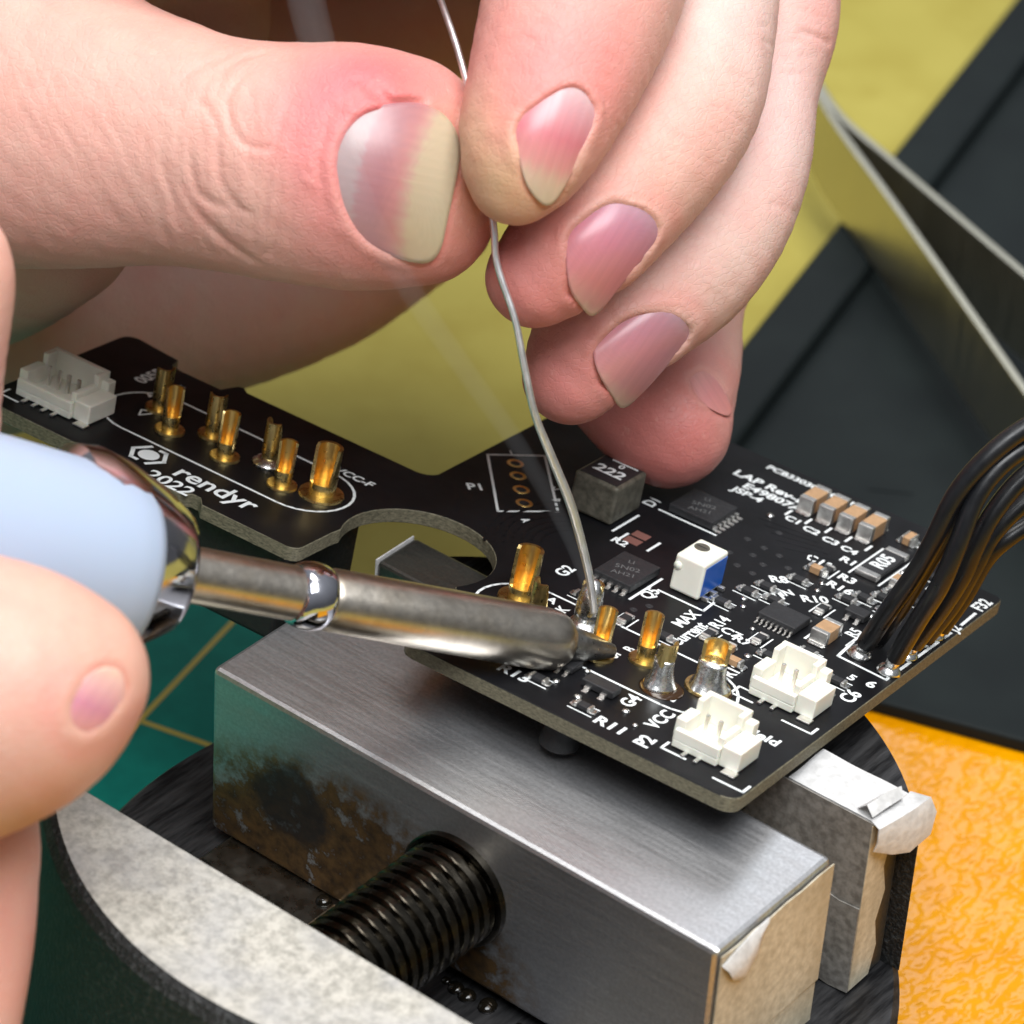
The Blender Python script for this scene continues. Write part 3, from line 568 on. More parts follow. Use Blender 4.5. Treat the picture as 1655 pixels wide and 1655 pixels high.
# ---------------- ceramic capacitors and chip resistors
def cap(name, x, y, lx, ly, h, body, along='y', pad=True):
    if along == 'y':
        e = ly * 0.2; b = MB().box(x - lx / 2, x + lx / 2, y - ly / 2 + e, y + ly / 2 - e, 0.03, h).build(name, body, board, bevel=0.06)
        for s_ in (-1, 1):
            y0 = y + s_ * ly / 2; y1 = y + s_ * (ly / 2 - e)
            MB().box(x - lx / 2 - 0.02, x + lx / 2 + 0.02, min(y0, y1), max(y0, y1), 0.02, h + 0.03).build('end_cap', M['tin'], b, bevel=0.1)
            if pad: MB().prism([(x - lx / 2 - 0.1, y0), (x + lx / 2 + 0.1, y0), (x + lx / 2 - 0.1, y0 + s_ * 0.55), (x - lx / 2 + 0.1, y0 + s_ * 0.55)], 0.01, 0.22).build('solder_fillet', M['solder'], b, bevel=0.1)
    else:
        e = lx * 0.2; b = MB().box(x - lx / 2 + e, x + lx / 2 - e, y - ly / 2, y + ly / 2, 0.03, h).build(name, body, board, bevel=0.06)
        for s_ in (-1, 1):
            x0 = x + s_ * lx / 2; x1 = x + s_ * (lx / 2 - e)
            MB().box(min(x0, x1), max(x0, x1), y - ly / 2 - 0.02, y + ly / 2 + 0.02, 0.02, h + 0.03).build('end_cap', M['tin'], b, bevel=0.1)
            if pad: MB().prism([(x0, y - ly / 2 - 0.1), (x0, y + ly / 2 + 0.1), (x0 + s_ * 0.5, y + ly / 2 - 0.1), (x0 + s_ * 0.5, y - ly / 2 + 0.1)], 0.01, 0.2).build('solder_fillet', M['solder'], b, bevel=0.1)
    return b
for k in range(4): cap('capacitor', -24.25 + 2.5 * k, 61.3 - 0.1 * k, 1.75, 4.4, 1.85, M['ceramic'])
cap('capacitor', -13.1, 63.0, 1.3, 2.0, 0.9, M['ceramic'], 'x'); cap('capacitor', -9.3, 52.8, 1.3, 2.2, 1.0, M['ceramic'])
cap('capacitor', -16.7, 47.8, 1.9, 1.0, 0.8, M['ceramic'], 'x'); cap('capacitor', -9.2, 35.6, 1.9, 3.6, 1.5, M['ceramic'])
cap('capacitor', -14.6, 24.6, 1.0, 1.9, 0.8, M['ceramic']); cap('capacitor', -13.0, 23.0, 1.9, 1.0, 0.7, M['ceramic'], 'x')
for x, y, al in RES:
    cap('chip_resistor', x, y, 1.9 if al == 'x' else 1.0, 1.0 if al == 'x' else 1.9, 0.5, M['ic'], al)
rs = MB().box(-13.7, -11.2, 52.2, 58.2, 0.05, 0.62).build('shunt_resistor', M['ic'], board, bevel=0.06)
for y0, y1 in ((51.2, 52.25), (58.15, 59.2)): MB().box(-13.75, -11.15, y0, y1, 0.04, 0.66).build('end_cap', M['tin'], rs, bevel=0.1)
b = MB(); text('R05', -12.4, 55.2, 2.3, 90, 0.64, b); b.build('print', M['silk'], rs)
for x, y in ((-33.4, 37.4), (-33.4, 39.2)): MB().box(x - 0.9, x + 0.9, y - 0.7, y + 0.7, 0.004, 0.03).build('bare_pad', M['copper_pad'], board)
# ---------------- white wire-to-board connectors
def connector(x0, x1, y0, y1, npin):
    b = MB(); w = 0.65; bx = x1 - 2.1                                       # main housing x0..bx, side latch block to the right
    b.box(x0, bx, y0, y1, 0.12, 0.9)                                         # floor
    b.box(x0, bx, y1 - w, y1, 0.9, 3.95)                                     # high back wall
    b.box(x0 + 0.01, x0 + w, y1 - 2.3, y1 - w, 0.9, 3.9); b.box(x0 - 0.5, x0 + w, y0 + 0.9, y1 - 2.3, 0.88, 2.7)
    b.box(bx - w, bx - 0.01, y1 - 2.0, y1 - w, 0.9, 3.9); b.box(bx - w, bx, y0 + 0.7, y1 - 2.0, 0.88, 2.9)
    b.box(x0, bx - 0.005, y0, y0 + 0.7, 0.88, 2.0)                             # low front wall
    b.box(x0 - 0.5, x0, y0 + 1.0, y1 - 0.2, 0.12, 2.0)
    c = b.build('connector', M['nylon'], board, bevel=0.1, seg=2)
    MB().box(bx + 0.002, x1, y0 + 0.5, y1 - 1.2, 0.12, 2.3).build('latch_block', M['nylon'], c, bevel=0.15)
    MB().box(bx - 0.2, bx + 0.9, y1 - 1.3, y1 - 0.05, 0.12, 3.2).build('latch_block', M['nylon'], c, bevel=0.12)
    for k in range(npin):
        x = x0 + w + 0.4 + (bx - x0 - 2 * w - 0.8) * (k + 0.5) / npin
        MB().box(x - 0.2, x + 0.2, (y0 + y1) / 2 - 0.1, (y0 + y1) / 2 + 0.25, 0.9, 3.1).build('contact', M['tin'], c, bevel=0.05)
        MB().box(x - 0.22, x + 0.22, y0 - 1.0, y0 + 0.05, 0.02, 0.3).build('solder_tail', M['solder'], c, bevel=0.08)
    MB().box(x1 - 1.3, x1 + 0.2, y0 - 0.5, y0 + 0.6, 0.02, 0.22).build('anchor_pad', M['tin'], c, bevel=0.06)
    MB().box(x0 - 1.0, x0 - 0.4, y1 - 2.8, y1 - 0.9, 0.02, 0.22).build('anchor_pad', M['tin'], c, bevel=0.06)
    return c
connector(-9.3, -2.3, 3.9, 9.9, 2); connector(-9.1, -2.1, 18.9, 24.9, 2); connector(-94.6, -85.2, 9.9, 16.2, 4)
# ---------------- plain black block under the arm, rubber foot between board and jaw
MB().box(-78, -57.2, 8.2, 22, -12.5, -BT - 0.02).build('black_block', M['rubber'], board, bevel=0.5)
MB().lathe([(-BT - 0.02, 1.7), (-BT - 2.2, 1.75), (-BT - 2.5, 1.95), (-5.0, 2.0), (-5.3, 1.6)], (-20.6, 3.6, 0), seg=24).build('rubber_foot', M['rubber'], board, smooth=True, auto=40)
MB().lathe([(-BT - 0.02, 1.7), (-BT - 0.6, 1.95), (-3.0, 2.0)], (-30.6, 24.6, 0), seg=24).build('rubber_foot', M['rubber'], board, smooth=True, auto=40)
# ---------------- six black wires soldered along the right edge
inv = bm4.inverted()
def loc(p): q = inv @ (Vector(p) * S); return tuple(q / S)
WIRES = [
 [(-15.3, 46.13, 51.94), (-12.87, 45.39, 57.8), (-10.69, 45.64, 63.28), (-9.36, 46.07, 67.94), (-8.63, 47.51, 72.54), (-7.33, 50.1, 76.21), (-5.49, 53.76, 78.9), (-2.02, 58.72, 81.71)],
 [(-11.65, 46.01, 52.17), (-9.44, 45.41, 58.39), (-7.55, 45.2, 63.58), (-7.0, 46.4, 68.04), (-7.01, 48.82, 72.66), (-6.21, 51.86, 75.53), (-4.51, 56.05, 77.2), (-1.74, 61.32, 79.21)],
 [(-12.29, 50.62, 51.05), (-10.06, 50.77, 56.36), (-8.52, 51.35, 61.02), (-7.91, 51.98, 64.76), (-7.44, 53.6, 68.03), (-6.51, 56.92, 71.12), (-4.54, 61.8, 73.36), (-2.3, 66.02, 74.59)],
 [(-13.21, 54.38, 49.17), (-11.26, 55.45, 54.05), (-9.86, 56.41, 59.27), (-9.35, 57.94, 62.39), (-8.02, 61.46, 65.36), (-5.7, 66.57, 67.56), (-3.16, 71.5, 69.37)],
 [(-13.14, 57.24, 48.93), (-11.8, 58.83, 53.18), (-10.83, 60.05, 57.3), (-9.66, 61.46, 59.7), (-8.18, 65.26, 61.11), (-4.1, 72.27, 64.02)],
 [(-16.16, 50.02, 50.17), (-14.13, 49.57, 54.95), (-12.19, 50.11, 60.99), (-11.06, 51.82, 65.55), (-10.5, 54.42, 69.88), (-9.47, 57.73, 72.88), (-7.55, 62.68, 75.23), (-4.84, 68.18, 77.55)]]
for i, wp in enumerate(WIRES):
    w = MB().tube([loc(p) for p in wp], 1.0, 14, 6).build('wire', M['insulation'], board, smooth=True, auto=50)
    a = np.array(loc(wp[0])); d = a - np.array(loc(wp[1])); d /= np.linalg.norm(d); e = a + d * 2.0; e[2] = 0.35
    MB().tube([a - d * 0.2, a + d * 0.8, e], [0.72, 0.75, 0.6], 10, 4).build('tinned_end', M['solder'], w, smooth=True, auto=50)
    MB().lathe([(0.02, 1.35), (0.3, 1.25), (0.75, 0.9), (1.05, 0.4), (1.1, 0.0)], (e[0], e[1], 0), seg=16).build('solder_joint', M['solder'], w, smooth=True)

# ================================================================== soldering iron
tipw = np.array((-30.39, 23.58, 55.42)); back = np.array((-53.2, -15.73, 74.27)); ax = (back - tipw); L = np.linalg.norm(ax); ax = ax / L
iron = empty('soldering_iron', tuple(tipw), 'soldering iron with pale blue grip and worn steel barrel touching the pins', 'soldering iron')
t = NT('worn_iron_steel'); n1 = t.noise(2.2, 5, 0.65, (1, 1, 1)); n2 = t.noise(0.7, 4)
c = t.mix(t.ramp(n1, [(0.35, 0.0), (0.65, 1.0)]), srgb(186, 178, 166), srgb(206, 198, 186))
c = t.mix(t.ramp(t.noise(5, 3), [(0.45, 0.0), (0.8, 0.35)]), c, srgb(180, 158, 126))
t.set(Base_Color=c, Metallic=1.0, Roughness=t.ramp(n2, [(0.3, 0.28), (0.7, 0.36)])); t.bump(n2, 0.05, 0.05); M['barrel'] = t.m
M['chrome'] = simple('polished_collar', srgb(206, 206, 214), 0.1, 1.0, 0.05, 4)
t = NT('pale_blue_grip'); t.set(Base_Color=srgb(164, 178, 200), Roughness=0.46, Subsurface_Weight=0.1, Subsurface_Scale=0.001); t.bump(t.noise(0.4, 3), 0.12, 0.06); M['grip'] = t.m
M['tip'] = simple('oxidised_tip', srgb(150, 148, 144), 0.34, 1.0, 0.3, 0.9, 0.4, 0.5)
def rev(name, prof, mat, auto=30): return MB().lathe(prof, tuple(tipw), tuple(ax), seg=64).build(name, mat, iron, tuple(tipw), smooth=True, auto=auto)
rev('tip', [(0.0, 0.4), (0.25, 0.7), (1.8, 1.1), (3.8, 1.55), (6.2, 1.8)], M['tip'])
rev('barrel', [(5.9, 1.7), (5.7, 2.1), (6.3, 2.6), (7.2, 2.95), (8.6, 3.1), (20, 3.1), (32.2, 3.0), (32.8, 2.8)], M['barrel'], 50)
rev('ring', [(32.6, 2.6), (32.8, 2.9), (33.4, 3.15), (34.4, 3.28), (35.4, 3.15), (36.0, 2.9), (36.2, 2.6)], M['chrome'], 60)
rev('shank', [(36.0, 2.6), (42, 2.62), (51.0, 2.65)], M['barrel'])
rev('collar', [(49.6, 2.6), (48.8, 5.2), (49.1, 5.95), (49.7, 6.3), (50.4, 6.75), (52.5, 7.9), (56, 9.3), (58.5, 9.9), (60.5, 9.7), (62, 8.0)], M['chrome'], 40)
toward = -VIEW + ax * float(VIEW @ ax); toward = toward / np.linalg.norm(toward)        # the soft grip is an eccentric pad on the user's side
go = tipw + toward * 2.6 + np.array((0.0, 0.0, -0.4))
MB().lathe([(54.6, 5.0), (54.2, 6.4), (54.4, 7.4), (55.4, 8.1), (57.5, 8.7), (61, 9.2), (68, 9.8), (78, 10.4), (90, 10.6), (120, 9.8), (150, 9.2), (152, 7.5), (152.5, 0)], tuple(go), tuple(ax), seg=64).build('grip', M['grip'], iron, tuple(tipw), smooth=True, auto=60)

# ================================================================== solder wire held in the pinch
t = NT('solder_wire_metal'); t.set(Base_Color=srgb(244, 244, 245), Metallic=1.0, Roughness=t.ramp(t.noise(1.0, 4), [(0.3, 0.36), (0.7, 0.5)])); t.bump(t.noise(0.8, 3), 0.3, 0.06); M['solder_wire'] = t.m
SW = [(-81.45, 46.89, 112.14), (-72.1, 40.8, 109.25), (-67.36, 37.3, 108.1), (-61.4, 33.34, 105.34), (-55.41, 29.34, 100.76), (-50.58, 26.03, 94.44), (-49.11, 25.08, 91.16), (-46.21, 24.66, 86.38), (-44.45, 24.17, 82.5), (-42.43, 23.84, 77.7), (-40.43, 24.48, 73.17), (-38.34, 25.15, 68.6), (-36.57, 25.48, 63.91), (-34.99, 25.15, 60.39), (-33.96, 24.62, 57.8)]
w = MB().tube(SW, [0.36] * 6 + [0.34, 0.34, 0.36, 0.38, 0.44, 0.47, 0.44, 0.4, 0.36], 12, 8).build('solder_wire', M['solder_wire'], None, smooth=True, auto=60)
tag(w, 'thin bent silver solder wire held between thumb and finger above the pins', 'solder wire')

# ================================================================== hands: implicit flesh, polygonised once, nails as children
class Flesh:
    def __init__(s, lo, hi, h):
        s.lo = np.array(lo, np.float32); s.h = h; s.n = np.ceil((np.array(hi) - s.lo) / h).astype(int) + 1
        s.F = np.full(s.n, 9.0, np.float32)
    def block(s, lo, hi):
        a = np.clip(np.floor((np.array(lo) - s.lo) / s.h).astype(int), 0, s.n); b = np.clip(np.ceil((np.array(hi) - s.lo) / s.h).astype(int) + 1, 0, s.n)
        if (b <= a).any(): return None, None
        ax = [(s.lo[i] + s.h * np.arange(a[i], b[i])).astype(np.float32) for i in range(3)]
        return tuple(slice(a[i], b[i]) for i in range(3)), (ax[0][:, None, None], ax[1][None, :, None], ax[2][None, None, :])
    def chain(s, nodes, k=0.5, sub=5, flat=None, merge=True):
        """tube of changing radius along a spline; flat=(direction, factor) squeezes the section"""
        P = np.array([n[0] for n in nodes], float); r = np.array([n[1] for n in nodes], float)
        if len(P) > 1: P, r = spline(P, r, sub)
        else: P = np.vstack([P, P + 1e-3]); r = np.r_[r, r]
        sl, X = s.block(P.min(0) - r.max() - 5, P.max(0) + r.max() + 5)
        if sl is None: return
        G = np.full([q.stop - q.start for q in sl], 9.0, np.float32)
        for i in range(len(P) - 1):
            lo = np.minimum(P[i], P[i + 1]) - max(r[i], r[i + 1]) - 4; hi = np.maximum(P[i], P[i + 1]) + max(r[i], r[i + 1]) + 4
            sb, Y = s.block(lo, hi)
            if sb is None: continue
            d = P[i + 1] - P[i]; L2 = float(d @ d) + 1e-9
            q = [Y[c] - np.float32(P[i, c]) for c in range(3)]
            t = np.clip((q[0] * np.float32(d[0]) + q[1] * np.float32(d[1]) + q[2] * np.float32(d[2])) / np.float32(L2), 0, 1)
            e = [q[c] - t * np.float32(d[c]) for c in range(3)]
            D2 = e[0] ** 2 + e[1] ** 2 + e[2] ** 2
            if flat is not None:
                m = e[0] * np.float32(flat[0][0]) + e[1] * np.float32(flat[0][1]) + e[2] * np.float32(flat[0][2])
                D2 = D2 + m * m * np.float32(1 / flat[1] ** 2 - 1)
            v = np.sqrt(D2) - (np.float32(r[i]) + t * np.float32(r[i + 1] - r[i]))
            rel = tuple(slice(sb[c].start - sl[c].start, sb[c].stop - sl[c].start) for c in range(3))
            G[rel] = np.minimum(G[rel], v)
        s.union(sl, G, k)
    def union(s, sl, G, k):
        A = s.F[sl]; h = np.clip(0.5 + 0.5 * (A - G) / k, 0, 1); s.F[sl] = A * (1 - h) + G * h - k * h * (1 - h)
    def sample(s, P):
        q = (P - s.lo) / s.h; q = np.clip(q, 0, s.n - 1.001); i = q.astype(int); f = q - i; v = 0
        for dx in (0, 1):
            for dy in (0, 1):
                for dz in (0, 1):
                    w = (f[..., 0] if dx else 1 - f[..., 0]) * (f[..., 1] if dy else 1 - f[..., 1]) * (f[..., 2] if dz else 1 - f[..., 2])
                    v = v + w * s.F[i[..., 0] + dx, i[..., 1] + dy, i[..., 2] + dz]
        return v
    def hit(s, P, n, back=16.0, reach=34.0):
        """first surface along n for points P; returns distance from P along n, nan where none"""
        ts = np.arange(-back, reach - back, 0.2); P = np.asarray(P, float)
        V = s.sample(P[..., None, :] + ts[:, None] * n); neg = V < 0; any_ = neg.any(-1); k = neg.argmax(-1); k1 = np.maximum(k - 1, 0)
        a = np.take_along_axis(V, k1[..., None], -1)[..., 0]; b = np.take_along_axis(V, k[..., None], -1)[..., 0]
        t = ts[k1] + 0.2 * a / np.where(np.abs(a - b) < 1e-6, 1, a - b); return np.where(any_ & (k > 0), t, np.nan)
    def groove(s, pts, depth, width, n=None):
        """crease (depth > 0) or ridge (depth < 0) along a polyline dropped onto the surface"""
        P = np.array(pts, float)
        if n is not None:
            t = s.hit(P, n); P = P[~np.isnan(t)] + n * t[~np.isnan(t)][:, None]
        if len(P) < 2: return
        P, w = spline(P, np.r_[0.25, np.ones(max(len(P) - 2, 0)), 0.25][:len(P)] if len(P) > 2 else np.array([1.0, 1.0]), 4)
        m = 3 * width
        for i in range(len(P) - 1):
            pass
        sl, X = s.block(P.min(0) - m, P.max(0) + m)
        if sl is None: return
        best = np.full([q.stop - q.start for q in sl], 1e3, np.float32); W = np.zeros_like(best)
        for i in range(len(P) - 1):
            d = P[i + 1] - P[i]; L2 = float(d @ d) + 1e-9; q = [X[c] - np.float32(P[i, c]) for c in range(3)]
            t = np.clip((q[0] * d[0] + q[1] * d[1] + q[2] * d[2]) / L2, 0, 1)
            D2 = sum((q[c] - t * d[c]) ** 2 for c in range(3)); u = D2 < best; best = np.where(u, D2, best).astype(np.float32); W = np.where(u, w[i], W)
        s.F[sl] += (depth * W * np.exp(-best / (width * width))).astype(np.float32)
    def lump(s, c, r, amp):
        c = np.array(c); sl, X = s.block(c - 3 * r, c + 3 * r)
        if sl is None: return
        D2 = sum((X[i] - np.float32(c[i])) ** 2 for i in range(3)); s.F[sl] -= (amp * np.exp(-D2 / (r * r))).astype(np.float32)
    def mesh(s):
        """naive surface nets"""
        F = s.F; sg = F < 0; nx, ny, nz = F.shape
        cs = np.zeros((nx - 1, ny - 1, nz - 1), np.int8)
        for dx in (0, 1):
            for dy in (0, 1):
                for dz in (0, 1): cs += sg[dx:nx - 1 + dx, dy:ny - 1 + dy, dz:nz - 1 + dz]
        act = np.argwhere((cs > 0) & (cs < 8)); idx = np.full(cs.shape, -1, np.int32); idx[tuple(act.T)] = np.arange(len(act))
        acc = np.zeros((len(act), 3)); cnt = np.zeros(len(act))
        cor = np.array([(x, y, z) for x in (0, 1) for y in (0, 1) for z in (0, 1)])
        vals = [F[tuple((act + c).T)] for c in cor]
        for i in range(8):
            for j in range(i + 1, 8):
                if np.abs(cor[i] - cor[j]).sum() != 1: continue
                a, b = vals[i], vals[j]; m = (a < 0) != (b < 0); t = np.where(m, a / np.where(a == b, 1, a - b), 0)
                p = cor[i] + t[:, None] * (cor[j] - cor[i]); acc[m] += p[m]; cnt[m] += 1
        V = (act + acc / cnt[:, None]) * s.h + s.lo; faces = []
        for axis in range(3):
            o1, o2 = [a for a in range(3) if a != axis]
            sl0 = [slice(None)] * 3; sl1 = [slice(None)] * 3; sl0[axis] = slice(0, -1); sl1[axis] = slice(1, None)
            ch = np.argwhere(sg[tuple(sl0)] != sg[tuple(sl1)]); ok = (ch[:, o1] > 0) & (ch[:, o2] > 0) & (ch[:, o1] < F.shape[o1] - 1) & (ch[:, o2] < F.shape[o2] - 1); ch = ch[ok]
            e1 = np.zeros(3, int); e1[o1] = 1; e2 = np.zeros(3, int); e2[o2] = 1
            q = np.stack([idx[tuple((ch - a * e1 - b * e2).T)] for a, b in ((1, 1), (0, 1), (0, 0), (1, 0))], 1)
            fl = sg[tuple(ch.T)]; fl = fl if axis != 1 else ~fl; q[~fl] = q[~fl][:, ::-1]; faces.append(q)
        return V, np.concatenate(faces)
def np_mesh(name, V, Fq, mats, colr=None, parent=None, org=(0, 0, 0)):
    me = bpy.data.meshes.new(name); me.vertices.add(len(V)); me.vertices.foreach_set('co', ((V - np.array(org)) * S).astype(np.float32).ravel())
    me.loops.add(Fq.size); me.loops.foreach_set('vertex_index', Fq.astype(np.int32).ravel()); me.polygons.add(len(Fq))
    me.polygons.foreach_set('loop_start', np.arange(0, Fq.size, Fq.shape[1], dtype=np.int32)); me.polygons.foreach_set('use_smooth', np.ones(len(Fq), bool))
    me.update(calc_edges=True); me.validate()
    me.materials.append(mats)
    if colr is not None:
        at = me.color_attributes.new('Col', 'FLOAT_COLOR', 'POINT'); at.data.foreach_set('color', np.c_[colr, np.ones(len(colr))].astype(np.float32).ravel())
    o = bpy.data.objects.new(name, me); col.objects.link(o); o.parent = parent; return o
lin = lambda r, g, b: np.array(srgb(r, g, b)[:3])
def skin_material(name, warm=1.0):
    t = NT(name); at = t.n('ShaderNodeAttribute', attribute_name='Col')
    mott = t.ramp(t.noise(4.5, 5, 0.65), [(0.35, 0.0), (0.7, 1.0)])
    c = t.mix(mott, at.outputs['Color'], t.mix(0.20, at.outputs['Color'], srgb(216, 104, 98)))
    c = t.mix(t.ramp(t.noise(1.0, 3, 0.7), [(0.62, 0.0), (0.78, 0.25)]), c, srgb(238, 208, 188))
    t.set(Base_Color=c, Roughness=t.ramp(t.noise(0.5, 3), [(0.3, 0.40), (0.7, 0.54)]), Specular_IOR_Level=0.38, Subsurface_Weight=0.2, Subsurface_Scale=0.0014)
    t.p.inputs['Subsurface Radius'].default_value = (1.0, 0.36, 0.2)
    vo1 = t.n('ShaderNodeTexVoronoi', feature='DISTANCE_TO_EDGE', Scale=1000 / 0.7); t.l(t.vec((1, 0.55, 1), (0.3, 0.4, 0.6)), vo1.inputs['Vector'])
    e = t.ramp(vo1.outputs['Distance'], [(0.0, 0.0), (0.10, 1.0)])
    ad = t.n('ShaderNodeMath', operation='MULTIPLY_ADD'); t.l(e, ad.inputs[0]); ad.inputs[1].default_value = 0.30; t.l(t.noise(0.45, 3, 0.6), ad.inputs[2])
    t.bump(ad.outputs[0], 0.67, 0.10)
    return t.m
M['skin'] = skin_material('skin')
t = NT('fingernail'); at = t.n('ShaderNodeAttribute', attribute_name='Col'); t.set(Base_Color=at.outputs['Color'], Roughness=0.32, Specular_IOR_Level=0.5, Subsurface_Weight=0.2, Subsurface_Scale=0.0008, Coat_Weight=0.08, Coat_Roughness=0.25)
t.bump(t.noise(0.55, 3), 0.10, 0.04); M['nail'] = t.m
def nail(fl, outline, c1, cols, lift=0.12, fold=0.35, curve=0.0, gap=0.25, bend=0.06):
    """outline: points round the nail (mid-air is fine: dropped along VIEW on the flesh), c1: a point beyond the free edge; cuts the bed, returns mesh data"""
    n = VIEW; O = np.array(outline, float); O = spline(np.vstack([O, O[:1]]), np.ones(len(O) + 1), 10)[0][:-1]; c0 = (O.max(0) + O.min(0)) / 2; c0 = c0 * 0.5 + O.mean(0) * 0.5
    a = np.array(c1, float) - c0; a -= n * (a @ n); a /= np.linalg.norm(a); b = np.cross(n, a)
    x, y = (O - c0) @ a, (O - c0) @ b; an = np.arctan2(y, x); o_ = np.argsort(an); an = an[o_]; rr = np.hypot(x, y)[o_]
    A3 = np.r_[an - 2 * math.pi, an, an + 2 * math.pi]; R3 = np.r_[rr, rr, rr]; tab = np.linspace(-math.pi, math.pi, 361); Rt = np.interp(tab, A3, R3)
    ker = np.exp(-(np.arange(-14, 15) / 4.5) ** 2); ker /= ker.sum(); Rt = np.convolve(np.r_[Rt[-15:-1], Rt, Rt[1:15]], ker, 'valid')
    Rad = lambda q: np.interp(q, tab, Rt)
    smin_, smax_ = x.min(), x.max(); L = max(rr)
    gx = np.linspace(-L, L, 25); ss, tt = np.meshgrid(gx, gx, indexing='ij'); ins = np.hypot(ss, tt) < 0.93 * Rad(np.arctan2(tt, ss))
    T = fl.hit(c0 + a * ss[..., None] + b * tt[..., None], n); ok = ins & ~np.isnan(T); med = np.median(T[ok]); ok &= np.abs(T - med) < 6
    Q = lambda s_, t_: np.stack([np.ones_like(s_), s_, t_, s_ * s_, s_ * t_, t_ * t_], -1)
    cf = np.linalg.lstsq(Q(ss[ok], tt[ok]), T[ok], rcond=None)[0]; k5 = max(cf[5], bend); cf[0] -= 0.25 * (k5 - cf[5]) * (L * 0.7) ** 2; cf[5] = k5
    m = L * 1.5 + 3; ctr = c0 + n * cf[0]; sl, X = fl.block(ctr - m, ctr + m); q = [X[i] - np.float32(c0[i]) for i in range(3)]
    s_ = q[0] * a[0] + q[1] * a[1] + q[2] * a[2]; t_ = q[0] * b[0] + q[1] * b[1] + q[2] * b[2]; tau = q[0] * n[0] + q[1] * n[1] + q[2] * n[2]
    e = np.hypot(s_, t_) - Rad(np.arctan2(t_, s_)); lim = L * 1.3; sc, tc = np.clip(s_, -lim, lim), np.clip(t_, -lim, lim)
    sur = cf[0] + cf[1] * sc + cf[2] * tc + cf[3] * sc * sc + cf[4] * sc * tc + cf[5] * tc * tc
    near = np.exp(-((tau - sur) / 4.0) ** 4); F = fl.F[sl]; mask = np.clip((0.10 - e) / 0.35, 0, 1) * near
    F = F * (1 - mask) + np.maximum(F, sur + 0.42 - tau) * mask
    dist = np.clip((s_ - (smin_ + 0.62 * (smax_ - smin_))) / (0.25 * (smax_ - smin_)), 0, 1)
    tight = np.exp(-((tau - sur) / 1.3) ** 2)
    F = F - (fold * np.exp(-((e - 0.75) / 0.6) ** 2) * (1 - dist) * tight).astype(np.float32) + (gap * np.exp(-((e - 0.25) / 0.28) ** 2) * dist * near).astype(np.float32)
    fl.F[sl] = F
    nr, na = 16, 96; V = []; C = []
    for i in range(nr + 2):
        r = min(i, nr) / nr
        for k in range(na):
            q_ = -math.pi + 2 * math.pi * k / na; Rk = float(Rad(q_)) + 0.22; sx, ty = r * Rk * math.cos(q_), r * Rk * math.sin(q_)
            p = (sx - smin_) / (smax_ - smin_); dd = min(1, max(0, (p - 0.62) / 0.25))
            tz = float(Q(np.array(sx), np.array(ty)) @ cf) + 0.08 - lift * (1 - r * r) + 0.10 * r ** 6 * (1 - dd) - 0.16 * dd * r ** 3
            if i == nr + 1: tz += 0.7
            V.append(c0 + a * sx + b * ty + n * tz); w_ = p + curve * (ty / L) ** 2 + 0.012 * math.sin(5 * ty + 1.0) + 0.008 * math.sin(11 * ty)
            cc = cols[-1][1]
            for (p0, c_0), (p1, c_1) in zip(cols[:-1], cols[1:]):
                if w_ <= p1: u = min(1, max(0, (w_ - p0) / (p1 - p0))); cc = c_0 * (1 - u) + c_1 * u; break
            C.append(cc * 0.86 * (1 + 0.025 * math.sin(7 * ty + 2) + 0.02 * math.sin(15 * ty + sx)))
    Fq = [(i * na + k, i * na + (k + 1) % na, (i + 1) * na + (k + 1) % na, (i + 1) * na + k) for i in range(nr + 1) for k in range(na)]
    return np.array(V), np.array(Fq), np.array(C), (c0, a, b, n, Rad, cf, smin_, smax_)
def colours(V, base, blobs):
    c = np.repeat(base[None, :], len(V), 0)
    for ctr, r, cc, k in blobs:
        w = k * np.exp(-((V - np.array(ctr)) ** 2).sum(1) / (r * r)); c = c * (1 - w[:, None]) + cc * w[:, None]
    return c * np.array([0.84, 0.845, 0.87])
def finish(name, fl, base, blobs, nails, label, ridges=()):
    V, Fq = fl.mesh(); cl = colours(V, base, blobs)
    for _, _, _, (c0, a, b, n, Rad, cf, s0, s1) in nails:      # pale cuticle rim, flushed fold around it
        q = V - c0; s_ = q @ a; t_ = q @ b; e = np.hypot(s_, t_) - Rad(np.arctan2(t_, s_))
        d = np.abs(q @ n - np.stack([np.ones_like(s_), s_, t_, s_ * s_, s_ * t_, t_ * t_], -1) @ cf); nr = np.exp(-(d / 1.6) ** 2); dd = np.clip((s_ - s0) / (s1 - s0) * 3 - 1.9, 0, 1)
        for e0, ew, cc, k in ((1.7, 1.2, lin(224, 142, 134), 0.3 * (1 - dd)), (0.45, 0.22, lin(236, 196, 176), 0.12 * (1 - dd)), (0.35, 0.35, lin(200, 110, 100), 0.5 * dd)):
            w = (k * np.exp(-((e - e0) / ew) ** 2) * nr)[:, None]; cl = cl * (1 - w) + cc * w
    o = np_mesh(name, V, Fq, M['skin'], cl); rd = np.zeros(len(V))
    for ctr, r in ridges: rd = np.maximum(rd, np.exp(-(((V - np.array(ctr)) ** 2).sum(1) / (r * r)) ** 2))
    o.data.attributes.new('Ridge', 'FLOAT', 'POINT').data.foreach_set('value', rd.astype(np.float32)); tag(o, label, 'hand')
    for v, f, c, _ in nails: np_mesh('fingernail', v, f, M['nail'], c, o)
    return o

